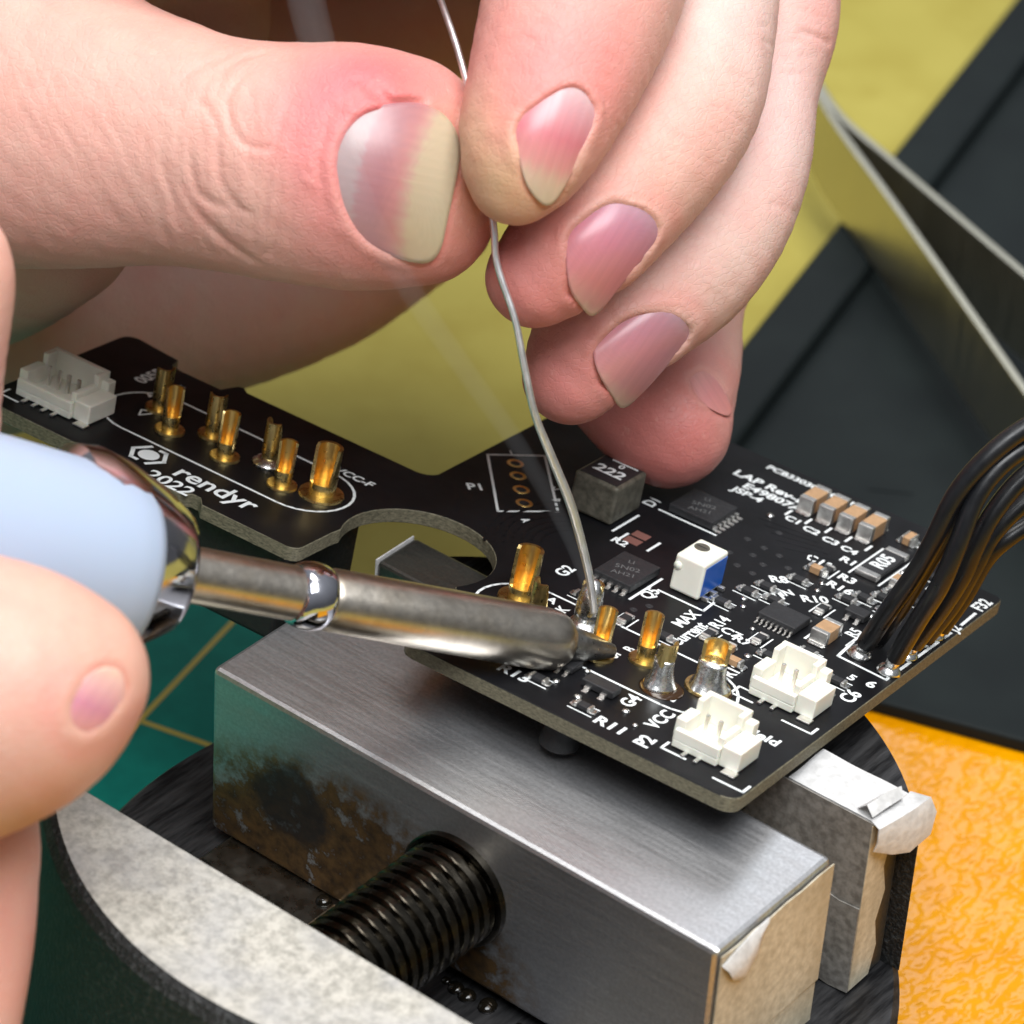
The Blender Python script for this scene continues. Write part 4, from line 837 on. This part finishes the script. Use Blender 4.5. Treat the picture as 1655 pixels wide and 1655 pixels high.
# ---------------- the hand that pinches the solder wire
H_ = 0.33
lo = np.array([1e9] * 3); hi = -lo
for p in ((-109.57, 4.43, 125.71), (-87.78, -18.26, 80.14), (-37.56, 62.5, 131.22), (-11.19, 35.04, 76.06), (-179.29, 66.56, 85.78), (-148.65, 34.65, 21.71), (-85.9, 141.88, 92.93), (-40.12, 85.91, 37.01)):
    lo = np.minimum(lo, p); hi = np.maximum(hi, p)
fa = Flesh(lo, hi, 0.32)
THUMB = [((-111.65, 6.23, 94.23), 18.0), ((-100.2, 7.95, 95.14), 16.0), ((-90.21, 9.9, 95.82), 13.8), ((-82.05, 12.63, 96.36), 12.0), ((-76.04, 14.91, 96.46), 11.2), ((-69.53, 18.33, 96.58), 11.4), ((-64.5, 22.04, 96.56), 11.6), ((-61.94, 24.11, 95.88), 10.0), ((-60.71, 25.02, 94.99), 8.4)]
fa.chain(THUMB, 3.0, flat=(VIEW, 0.86))
fa.chain([((-62.55, 22.23, 93.32), 7.0), ((-58.02, 25.03, 92.65), 6.3)], 2.5); fa.chain([((-65.25, 25.04, 98.96), 7.0), ((-62.34, 27.82, 99.69), 6.2)], 2.5)
# heel of the palm, web and back of the hand (mostly out of frame, stacked rows added to shade the palm)
fa.chain([((-99.5, 83.38, 50.29), 4.0), ((-104.69, 73.5, 50.28), 8.8), ((-107.75, 65.93, 49.38), 10.8), ((-114.12, 56.79, 47.73), 12.5), ((-123.32, 45.57, 46.12), 13.5), ((-136.92, 29.0, 45.58), 15)], 4.0)
fa.chain([((-103.06, 113.41, 81.53), 13), ((-117.25, 98.31, 72.62), 13), ((-131.26, 83.73, 67.7), 14), ((-143.75, 61.29, 62.85), 18), ((-145.79, 38.24, 64.12), 20)], 5.0)
fa.chain([((-121.07, 61.98, 93.49), 9), ((-115.86, 55.95, 88.97), 7.5), ((-111.14, 52.45, 84.3), 6.2), ((-109.67, 51.47, 78.34), 5)], 3.0)
fa.chain([((-124.09, 19.52, 94.1), 20), ((-124.55, 38.99, 99.64), 17), ((-116.45, 63.32, 103.45), 14), ((-92.72, 76.94, 107.63), 14), ((-76.83, 95.28, 106.48), 13)], 4.0)
for v_, nodes in enumerate(([((-109.6, 10.99, 112.2), 13), ((-97.86, 20.49, 116.67), 10.5), ((-83.86, 31.78, 117.74), 10), ((-69.61, 45.66, 118.09), 10)], [((-119.21, 19.82, 106.14), 13), ((-107.99, 30.7, 109.14), 10.5), ((-93.58, 42.78, 110.78), 10.5), ((-77.86, 58.3, 111.78), 10.5)], [((-133.99, 33.53, 99.67), 13), ((-113.61, 50.45, 101.8), 11), ((-93.1, 67.23, 103.65), 11), ((-72.85, 84.28, 106.05), 11)],
                           [((-151.37, 49.61, 91.17), 13), ((-129.69, 67.61, 93.43), 12), ((-107.87, 85.46, 95.4), 12), ((-83.31, 105.53, 97.58), 12)],
                           [((-168.26, 65.18, 81.65), 14), ((-145.28, 84.26, 84.05), 13), ((-122.15, 103.18, 86.14), 13), ((-96.11, 124.45, 88.45), 13)])): fa.chain(nodes, 4.0)
fa.chain([((-130.26, 23.02, 68.17), 20), ((-120.93, 23.44, 69.4), 16), ((-109.36, 23.31, 73.35), 11)], 6.0)
MIDDLE = [((-68.46, 84.49, 109.54), 9.0), ((-58.45, 69.41, 104.38), 8.0), ((-53.12, 61.67, 101.29), 7.7), ((-49.03, 54.24, 97.87), 7.6), ((-47.4, 45.06, 94.53), 7.35), ((-47.0, 36.32, 91.0), 6.7), ((-48.49, 30.64, 87.42), 4.9)]
INDEX = [((-69.62, 69.18, 113.83), 11.0), ((-57.81, 48.81, 111.52), 9.8), ((-53.78, 40.7, 109.13), 9.1), ((-50.41, 32.95, 105.94), 7.8), ((-48.69, 28.0, 103.08), 6.5), ((-48.06, 25.76, 100.78), 4.65)]
RING = [((-70.49, 97.22, 105.01), 9.0), ((-60.66, 84.04, 98.7), 8.2), ((-56.72, 78.26, 95.56), 8.0), ((-52.96, 71.47, 91.41), 7.4), ((-48.68, 64.29, 86.35), 7.4), ((-46.24, 54.01, 81.0), 7.4), ((-47.97, 43.72, 77.52), 7.15), ((-48.49, 38.0, 73.03), 5.1)]
LITTLE = [((-76.23, 104.25, 93.46), 8.0), ((-70.84, 98.12, 78.05), 7.2), ((-65.14, 89.17, 66.13), 7.0), ((-61.15, 76.98, 60.75), 6.4), ((-54.2, 66.76, 58.64), 6.2), ((-50.06, 58.92, 56.47), 6.4)]
fa.chain(RING, 0.35); fa.chain(LITTLE, 0.35); fa.chain([((-50.11, 58.69, 56.24), 6.0), ((-52.61, 56.32, 57.4), 5.2), ((-55.09, 54.44, 59.12), 4.2)], 2.0)
fa.chain(MIDDLE, 0.35); fa.chain(INDEX, 0.35)
# knuckle thickening
for c, r, a_ in (((-50.02, 78.54, 97.15), 6, 0.5), ((-39.91, 60.46, 84.85), 7, 0.35), ((-40.49, 49.16, 96.87), 7, 0.35), ((-67.87, 10.2, 103.3), 9, 0.5), ((-65.63, 21.52, 105.78), 5, 0.5), ((-61.19, 20.81, 106.39), 4, 0.5)): fa.lump(c, r, a_)
NA = []
NA.append(nail(fa, [(-65.45, 21.15, 96.34), (-66.01, 22.34, 98.22), (-66.02, 23.54, 99.64), (-65.45, 24.9, 100.74), (-64.39, 26.19, 101.33), (-63.15, 27.36, 101.63), (-61.86, 28.4, 101.73), (-60.33, 29.2, 101.34), (-58.88, 29.47, 100.38), (-57.57, 29.14, 98.86), (-56.83, 28.11, 97.0), (-56.38, 27.04, 95.36), (-55.62, 25.23, 92.58), (-55.18, 24.17, 90.95), (-55.38, 23.02, 89.77), (-56.58, 22.05, 89.68), (-58.56, 20.97, 90.13), (-60.46, 20.13, 90.8), (-62.17, 19.95, 92.08), (-63.84, 20.25, 93.88)], (-52.89, 29.12, 94.77), [(0, lin(186, 162, 162)), (0.19, lin(182, 156, 156)), (0.225, lin(180, 132, 136)), (0.40, lin(176, 122, 126)), (0.54, lin(192, 132, 130)), (0.62, lin(196, 156, 142)), (0.68, lin(196, 176, 148)), (1.0, lin(200, 186, 158))], 0.14, 0.24, -0.10, bend=0.028))
NA.append(nail(fa, [(-49.22, 32.72, 106.41), (-48.2, 33.83, 106.84), (-47.04, 34.38, 106.48), (-45.77, 34.23, 105.18), (-45.4, 33.51, 104.02), (-45.32, 32.0, 102.18), (-45.22, 30.31, 100.1), (-45.39, 28.56, 98.2), (-45.72, 27.9, 97.73), (-46.72, 27.61, 98.25), (-48.02, 27.62, 99.39), (-49.64, 28.3, 101.6), (-50.72, 28.84, 103.16), (-50.7, 29.82, 104.31), (-50.09, 31.12, 105.3)], (-46.87, 25.75, 96.2), [(0, lin(214, 182, 182)), (0.16, lin(214, 160, 164)), (0.45, lin(216, 128, 136)), (0.68, lin(222, 152, 146)), (0.82, lin(216, 184, 160)), (1.0, lin(208, 192, 166))], 0.12, 0.2))
NA.append(nail(fa, [(-48.74, 35.55, 89.85), (-48.65, 36.23, 90.57), (-47.91, 37.88, 91.86), (-46.98, 39.33, 92.76), (-45.67, 40.39, 92.86), (-43.84, 41.34, 92.38), (-42.4, 41.49, 91.31), (-42.05, 40.94, 90.36), (-42.27, 39.36, 88.7), (-42.92, 37.18, 86.7), (-43.35, 35.21, 84.76), (-43.79, 34.02, 83.75), (-44.78, 33.84, 84.4), (-46.33, 33.81, 85.72), (-47.65, 34.59, 87.77)], (-46.01, 31.75, 83.02), [(0, lin(186, 146, 158)), (0.15, lin(190, 132, 148)), (0.4, lin(204, 130, 144)), (0.75, lin(216, 138, 142)), (0.92, lin(218, 158, 150)), (1.0, lin(222, 192, 168))], 0.12, 0.22))
NA.append(nail(fa, [(-48.93, 41.95, 74.51), (-48.74, 42.83, 75.38), (-47.82, 44.84, 76.94), (-46.32, 46.6, 77.7), (-44.43, 48.04, 77.74), (-42.65, 48.7, 76.97), (-41.92, 48.56, 76.17), (-42.15, 47.28, 74.87), (-42.8, 45.08, 72.85), (-43.46, 42.81, 70.77), (-44.21, 41.26, 69.59), (-45.5, 41.17, 70.61), (-47.24, 41.27, 72.24), (-48.27, 41.53, 73.44)], (-46.3, 39.21, 69.01), [(0, lin(182, 144, 154)), (0.15, lin(190, 134, 146)), (0.45, lin(206, 138, 148)), (0.8, lin(216, 148, 148)), (0.93, lin(220, 172, 158)), (1.0, lin(228, 202, 178))], 0.12, 0.22))
NA.append(nail(fa, [(-50.63, 62.28, 60.9), (-49.62, 63.52, 61.48), (-47.94, 63.96, 60.54), (-45.99, 63.74, 58.59), (-45.89, 63.16, 57.81), (-48.01, 62.31, 58.66), (-49.87, 61.97, 59.88)], (-44.43, 62.78, 56.1), [(0, lin(228, 164, 158)), (0.5, lin(226, 150, 148)), (1.0, lin(226, 150, 142))], 0.08, 0.15))
# creases of the thumb knuckle, nail folds and finger joints
T2 = lambda *p: [D_ for D_ in p]
for pts, dp, w in (
    ([(-78.47, 11.26, 99.6), (-77.59, 9.83, 97.15), (-75.99, 9.01, 94.81), (-74.15, 8.79, 92.94)], 0.25, 0.32),
    ([(-75.88, 12.28, 98.54), (-75.2, 11.33, 96.83), (-73.93, 10.68, 94.97), (-72.55, 10.93, 94.07), (-70.94, 11.8, 93.69)], 0.39, 0.32),
    ([(-74.16, 14.31, 99.43), (-73.14, 12.99, 96.99), (-72.24, 12.47, 95.6), (-70.42, 12.44, 93.98), (-68.92, 13.0, 93.34)], 0.39, 0.30),
    ([(-69.62, 17.11, 98.77), (-69.15, 15.78, 96.79), (-68.8, 14.82, 95.36), (-67.54, 13.26, 92.44)], 0.30, 0.30),
    ([(-74.58, 18.39, 104.58), (-74.92, 16.62, 102.79), (-74.93, 15.96, 102.04), (-73.48, 15.29, 99.98), (-71.68, 15.45, 98.61), (-69.73, 16.81, 98.51)], 0.32, 0.30),
    ([(-70.42, 19.64, 102.43), (-69.99, 18.1, 100.25), (-69.64, 16.88, 98.52)], 0.23, 0.29),
    ([(-76.92, 12.94, 100.22), (-76.7, 14.41, 101.75), (-74.62, 14.36, 99.9)], 0.27, 0.29),
    ([(-75.1, 10.03, 95.23), (-73.21, 9.76, 93.26), (-69.57, 10.37, 90.82), (-66.95, 11.29, 89.61)], 0.32, 0.40),
    ([(-79.27, 13.11, 102.46), (-78.36, 15.55, 104.54), (-76.54, 17.88, 105.69)], 0.19, 0.36), ([(-76.98, 15.81, 103.64), (-75.48, 18.48, 105.47), (-73.88, 20.2, 106.09)], 0.21, 0.36),
    ([(-72.8, 10.6, 93.9), (-69.99, 11.07, 92.0), (-67.24, 12.43, 91.2)], -0.08, 0.43), ([(-74.91, 12.97, 98.52), (-73.64, 11.64, 95.85), (-72.58, 11.64, 94.92)], -0.07, 0.43), ([(-72.14, 14.57, 97.97), (-70.98, 13.79, 96.05), (-69.5, 13.26, 94.15)], -0.08, 0.58),
    ([(-65.11, 24.95, 104.05), (-63.34, 25.31, 102.92), (-61.71, 26.33, 102.7), (-60.59, 27.53, 103.13)], 0.58, 0.36), ([(-66.88, 21.38, 101.39), (-65.99, 19.1, 97.94), (-63.86, 17.81, 94.58)], 0.16, 0.36),
    ([(-48.94, 36.21, 106.73), (-46.6, 36.73, 105.31), (-45.55, 35.88, 103.39)], 0.19, 0.26), ([(-47.46, 40.37, 92.63), (-44.88, 42.46, 92.82), (-42.52, 43.04, 91.46)], 0.23, 0.26), ([(-47.1, 47.44, 77.59), (-44.37, 49.54, 77.69), (-42.27, 49.78, 76.14)], 0.23, 0.26),
    ([(-48.5, 34.34, 88.22), (-46.58, 33.48, 85.54), (-44.42, 33.56, 83.75)], 0.35, 0.29), ([(-48.88, 41.45, 73.88), (-46.8, 41.08, 71.64), (-44.19, 41.32, 69.65)], 0.35, 0.29),
    ([(-47.05, 58.78, 99.7), (-44.59, 59.41, 98.31)], 0.16, 0.29), ([(-47.15, 56.22, 96.79), (-44.02, 57.4, 95.45)], 0.12, 0.29), ([(-51.05, 77.01, 96.25), (-48.16, 78.63, 95.64)], 0.23, 0.36), ([(-43.75, 63.23, 84.35), (-41.15, 64.63, 83.74)], 0.12, 0.36),
    ([(-50.9, 60.46, 59.01), (-48.96, 61.3, 58.31), (-46.56, 62.61, 57.75)], 0.23, 0.36)):
    fa.groove(pts, dp * (1.35 if dp > 0 else 1), w, VIEW)
for pts, dp, w in (([(-65.71, 24.64, 104.2), (-64.14, 24.96, 103.21), (-62.72, 25.51, 102.62), (-61.43, 26.55, 102.72), (-60.75, 27.19, 102.87)], 0.85, 0.6), ([(-65.3, 25.66, 105.04), (-64.05, 25.38, 103.62), (-63.04, 25.51, 102.9)], 0.4, 0.4),
    ([(-66.61, 22.46, 102.42), (-65.88, 22.53, 101.87), (-65.56, 22.96, 102.1)], -0.3, 0.3), ([(-65.83, 23.0, 102.38), (-65.14, 22.96, 101.73)], -0.25, 0.28), ([(-66.75, 19.55, 99.14), (-66.54, 18.65, 97.9), (-65.73, 18.23, 96.7)], -0.22, 0.3), ([(-66.17, 17.67, 96.42), (-65.57, 17.64, 95.86)], -0.25, 0.28),
    ([(-63.51, 17.45, 93.85), (-62.45, 17.45, 92.93), (-61.28, 17.75, 92.26)], -0.2, 0.3), ([(-66.89, 21.81, 101.9), (-66.76, 20.83, 100.65), (-66.23, 20.11, 99.33)], 0.25, 0.4), ([(-66.89, 23.09, 103.41), (-66.55, 24.0, 104.19), (-65.94, 24.63, 104.39)], 0.25, 0.4),
    ([(-46.48, 32.25, 84.01), (-44.96, 32.82, 83.35), (-43.86, 33.84, 83.59)], 0.3, 0.35), ([(-48.61, 41.44, 73.63), (-47.26, 40.93, 71.87), (-44.6, 41.03, 69.67)], 0.25, 0.35)):
    fa.groove(pts, dp, w, VIEW)
# fine parallel skin lines across the thumb joint and the finger joints
def fine_lines(p0, p1, across, n, depth, width, bow):
    p0, p1, ac = np.array(p0), np.array(p1), np.array(across)
    for i in range(n):
        t = (i + rng.random() * 0.7) / n; c = p0 + (p1 - p0) * t; u = (p1 - p0) / np.linalg.norm(p1 - p0); a0, a1 = sorted(rng.random(2) * 2 - 1); a1 = min(1, a1 + 0.5)
        fa.groove([c + ac * q + u * bow * (q * q - 0.3) * (1 if t < 0.5 else -1) + u * rng.normal() * 0.12 for q in np.linspace(a0, a1, 5)], depth * (0.5 + rng.random()), width, VIEW)
fine_lines((-78.79, 9.64, 97.97), (-67.5, 17.79, 97.72), np.array((-69.34, 9.54, 89.63)) - np.array((-73.17, 13.52, 97.64)), 34, 0.10, 0.24, 1.6)
fine_lines((-88.65, 3.39, 99.23), (-79.13, 9.57, 98.19), np.array((-75.3, 5.58, 90.18)) - np.array((-84.18, 6.36, 98.81)), 22, 0.06, 0.26, 1.0)
fine_lines((-48.84, 51.14, 101.15), (-46.99, 41.65, 97.25), np.array((-41.36, 53.41, 97.3)) - np.array((-48.6, 50.45, 100.13)), 14, 0.08, 0.24, 0.8)
fine_lines((-45.28, 58.63, 85.6), (-45.52, 49.41, 82.07), np.array((-39.6, 56.79, 78.5)) - np.array((-45.26, 55.89, 82.37)), 14, 0.08, 0.24, 0.8)
fine_lines((-54.46, 75.2, 98.87), (-51.21, 69.22, 94.33), np.array((-48.44, 77.72, 96.58)) - np.array((-53.7, 73.95, 96.73)), 10, 0.10, 0.28, 0.8)
fine_lines((-50.14, 37.52, 112.85), (-48.29, 31.74, 109.78), np.array((-45.13, 37.75, 108.76)) - np.array((-49.9, 36.02, 110.88)), 10, 0.06, 0.24, 0.8)
sl, X = fa.block(lo, hi)
fa.F += (0.06 * np.sin(X[0] * 1.1 + X[2] * 0.7) * np.sin(X[1] * 1.3 + 1) * np.sin(X[2] * 1.2 + X[1] * 0.5)).astype(np.float32)
SK = lin(228, 184, 168); PINK = lin(222, 142, 130); ROSE = lin(216, 134, 126); PALE = lin(230, 202, 190); YEL = lin(228, 192, 142)
BL = [((-63.26, 13.61, 105.06), 16, lin(226, 182, 162), 0.4), ((-87.03, 5.23, 107.05), 22, lin(226, 174, 156), 0.8), ((-55.0, 26.08, 94.81), 8, lin(218, 140, 126), 0.75), ((-54.74, 21.56, 89.27), 9, lin(214, 150, 136), 0.6), ((-63.25, 23.14, 107.38), 8, lin(224, 156, 142), 0.6),
      ((-62.52, 17.54, 105.49), 6.0, lin(230, 122, 126), 0.85), ((-59.79, 21.51, 106.01), 3.2, lin(204, 56, 66), 0.95), ((-61.98, 20.38, 106.58), 4.5, lin(226, 104, 112), 0.75), ((-62.29, 14.49, 103.48), 4.0, lin(232, 134, 134), 0.75), ((-60.18, 25.91, 106.19), 5, lin(226, 130, 130), 0.6), ((-58.98, 13.18, 93.75), 4, lin(230, 146, 140), 0.5), ((-60.92, 13.71, 101.37), 3.5, lin(232, 146, 142), 0.75), ((-59.65, 13.14, 97.82), 3.5, lin(232, 150, 144), 0.7), ((-57.74, 14.39, 94.09), 4, lin(228, 168, 158), 0.4),
      ((-48.31, 33.83, 112.24), 10, lin(228, 156, 144), 0.7), ((-53.66, 31.41, 110.51), 8, lin(228, 160, 148), 0.6), ((-46.2, 22.07, 101.92), 6, YEL, 0.8), ((-51.4, 24.2, 103.63), 5, YEL, 0.55), ((-46.61, 27.67, 110.61), 5.5, lin(230, 130, 126), 0.75), ((-45.83, 33.73, 109.97), 6, lin(230, 146, 138), 0.6),
      ((-47.61, 26.02, 88.3), 9, ROSE, 0.85), ((-44.19, 28.58, 86.57), 7, ROSE, 0.7), ((-44.35, 41.08, 97.83), 9, lin(226, 168, 146), 0.6), ((-44.02, 48.5, 99.18), 9, lin(226, 166, 144), 0.5), ((-49.67, 58.39, 105.06), 10, PALE, 0.7), ((-45.33, 44.03, 100.37), 7, PALE, 0.3),
      ((-47.58, 33.26, 73.76), 9, ROSE, 0.9), ((-44.97, 37.09, 72.44), 6, ROSE, 0.7), ((-46.51, 67.02, 91.2), 14, lin(230, 204, 196), 0.8), ((-41.18, 53.15, 84.46), 10, lin(228, 196, 182), 0.6), ((-50.18, 78.88, 97.69), 7, lin(226, 170, 160), 0.7),
      ((-46.54, 53.68, 57.88), 11, lin(220, 126, 118), 0.95), ((-51.37, 51.21, 59.18), 8, lin(220, 136, 126), 0.8), ((-48.85, 64.05, 61.43), 6, lin(224, 168, 158), 0.6)]
finish('hand', fa, SK, BL, NA, 'bare hand pinching the solder wire, thumb and curled fingers above the board', (((-46.92, 53.61, 58.13), 7.0), ((-48.3, 33.13, 74.23), 5.0), ((-47.66, 27.08, 87.83), 5.0)))

# ---------------- the hand on the soldering iron (near the lens, at the left edge)
lo = np.array([1e9] * 3); hi = -lo
for p in ((-67.12, -44.38, 120.03), (-38.71, -73.96, 60.61), (-42.91, -24.85, 121.88), (-14.5, -54.44, 62.46), (-108.33, -10.0, 90.0), (-73.83, -45.93, 17.85), (-78.93, 13.7, 92.25), (-44.44, -22.22, 20.1)):
    lo = np.minimum(lo, p); hi = np.maximum(hi, p)
fb = Flesh(lo, hi, 0.5)
fb.chain([((-57.52, -53.86, 79.31), 16), ((-50.7, -49.76, 79.97), 13.5), ((-44.37, -45.23, 81.55), 10.9), ((-41.03, -41.71, 82.76), 7.5)], 2.0)
fb.chain([((-67.02, -43.5, 64.34), 13), ((-53.25, -45.36, 62.56), 9), ((-47.98, -46.99, 59.6), 6.6), ((-45.5, -49.27, 54.77), 5.9), ((-43.04, -53.52, 47.66), 5.6)], 1.0)
fb.chain([((-76.9, -33.95, 73.51), 14), ((-73.6, -28.54, 91.15), 9), ((-70.86, -24.78, 100.26), 5.6), ((-70.95, -23.99, 103.02), 4.8)], 1.0)
fb.chain([((-83.92, -27.14, 80.53), 14), ((-75.13, -36.61, 68.86), 17), ((-67.28, -44.52, 56.28), 16)], 3.0)
fb.groove([(-47.28, -39.74, 72.81), (-45.63, -37.65, 73.84), (-45.03, -35.62, 75.7)], 0.5, 1.2, VIEW); fb.groove([(-49.13, -41.62, 72.22), (-47.37, -41.16, 71.22), (-45.51, -40.05, 70.91)], 0.5, 1.4, VIEW)
NB = [nail(fb, [(-38.96, -39.82, 83.19), (-38.29, -38.46, 84.2), (-37.05, -37.84, 83.86), (-36.29, -38.49, 82.43), (-36.26, -39.69, 80.99), (-36.91, -40.93, 80.11), (-38.07, -41.34, 80.63), (-38.83, -40.84, 81.88)], (-37.18, -36.9, 85.07), [(0, lin(228, 160, 156)), (0.4, lin(214, 142, 160)), (0.85, lin(236, 186, 176)), (1, lin(240, 196, 176))], 0.08, 0.12)]
BLB = [((-41.9, -39.02, 83.15), 7, lin(240, 184, 150), 0.5), ((-39.69, -37.68, 75.71), 5, lin(218, 132, 100), 0.75), ((-42.52, -43.0, 71.93), 7, lin(214, 140, 96), 0.7), ((-41.74, -43.55, 81.23), 6, lin(234, 164, 146), 0.5), ((-39.5, -47.74, 60.2), 8, lin(232, 164, 148), 0.6), ((-42.17, -33.6, 82.66), 4, lin(238, 176, 128), 0.6)]  # orange blobs low on the finger are shading painted into the skin
finish('hand', fb, lin(232, 182, 162), BLB, NB, 'blurred fingers of the hand holding the soldering iron at the left edge')


# ================================================================== thin flux smoke drifting up from the joint
ms = bpy.data.materials.new('flux_smoke'); ms.use_nodes = True; nt = ms.node_tree; nt.nodes.clear()
om = nt.nodes.new('ShaderNodeOutputMaterial'); pv = nt.nodes.new('ShaderNodeVolumePrincipled'); pv.inputs['Color'].default_value = (0.92, 0.94, 0.97, 1); pv.inputs['Density'].default_value = 22.0
nt.links.new(pv.outputs[0], om.inputs['Volume'])
SM = [(-30.58, 20.06, 61.2), (-29.43, 13.57, 73.82), (-32.0, 8.8, 84.61), (-36.74, 5.94, 92.46), (-40.87, 4.44, 97.83), (-44.2, 3.85, 101.8), (-49.27, 4.88, 105.65), (-57.46, 10.32, 108.54), (-64.72, 16.29, 111.24), (-69.79, 20.19, 113.15), (-77.75, 26.77, 117.17)]
sm = MB().tube(SM, [0.4, 0.7, 0.9, 1.0, 1.1, 1.2, 1.4, 1.6, 1.8, 1.9, 2.2], 10, 6).build('smoke', ms, None, smooth=True)
tag(sm, 'faint wisp of grey smoke rising past the thumb from the soldering tip', 'smoke')
sm['kind'] = 'stuff'
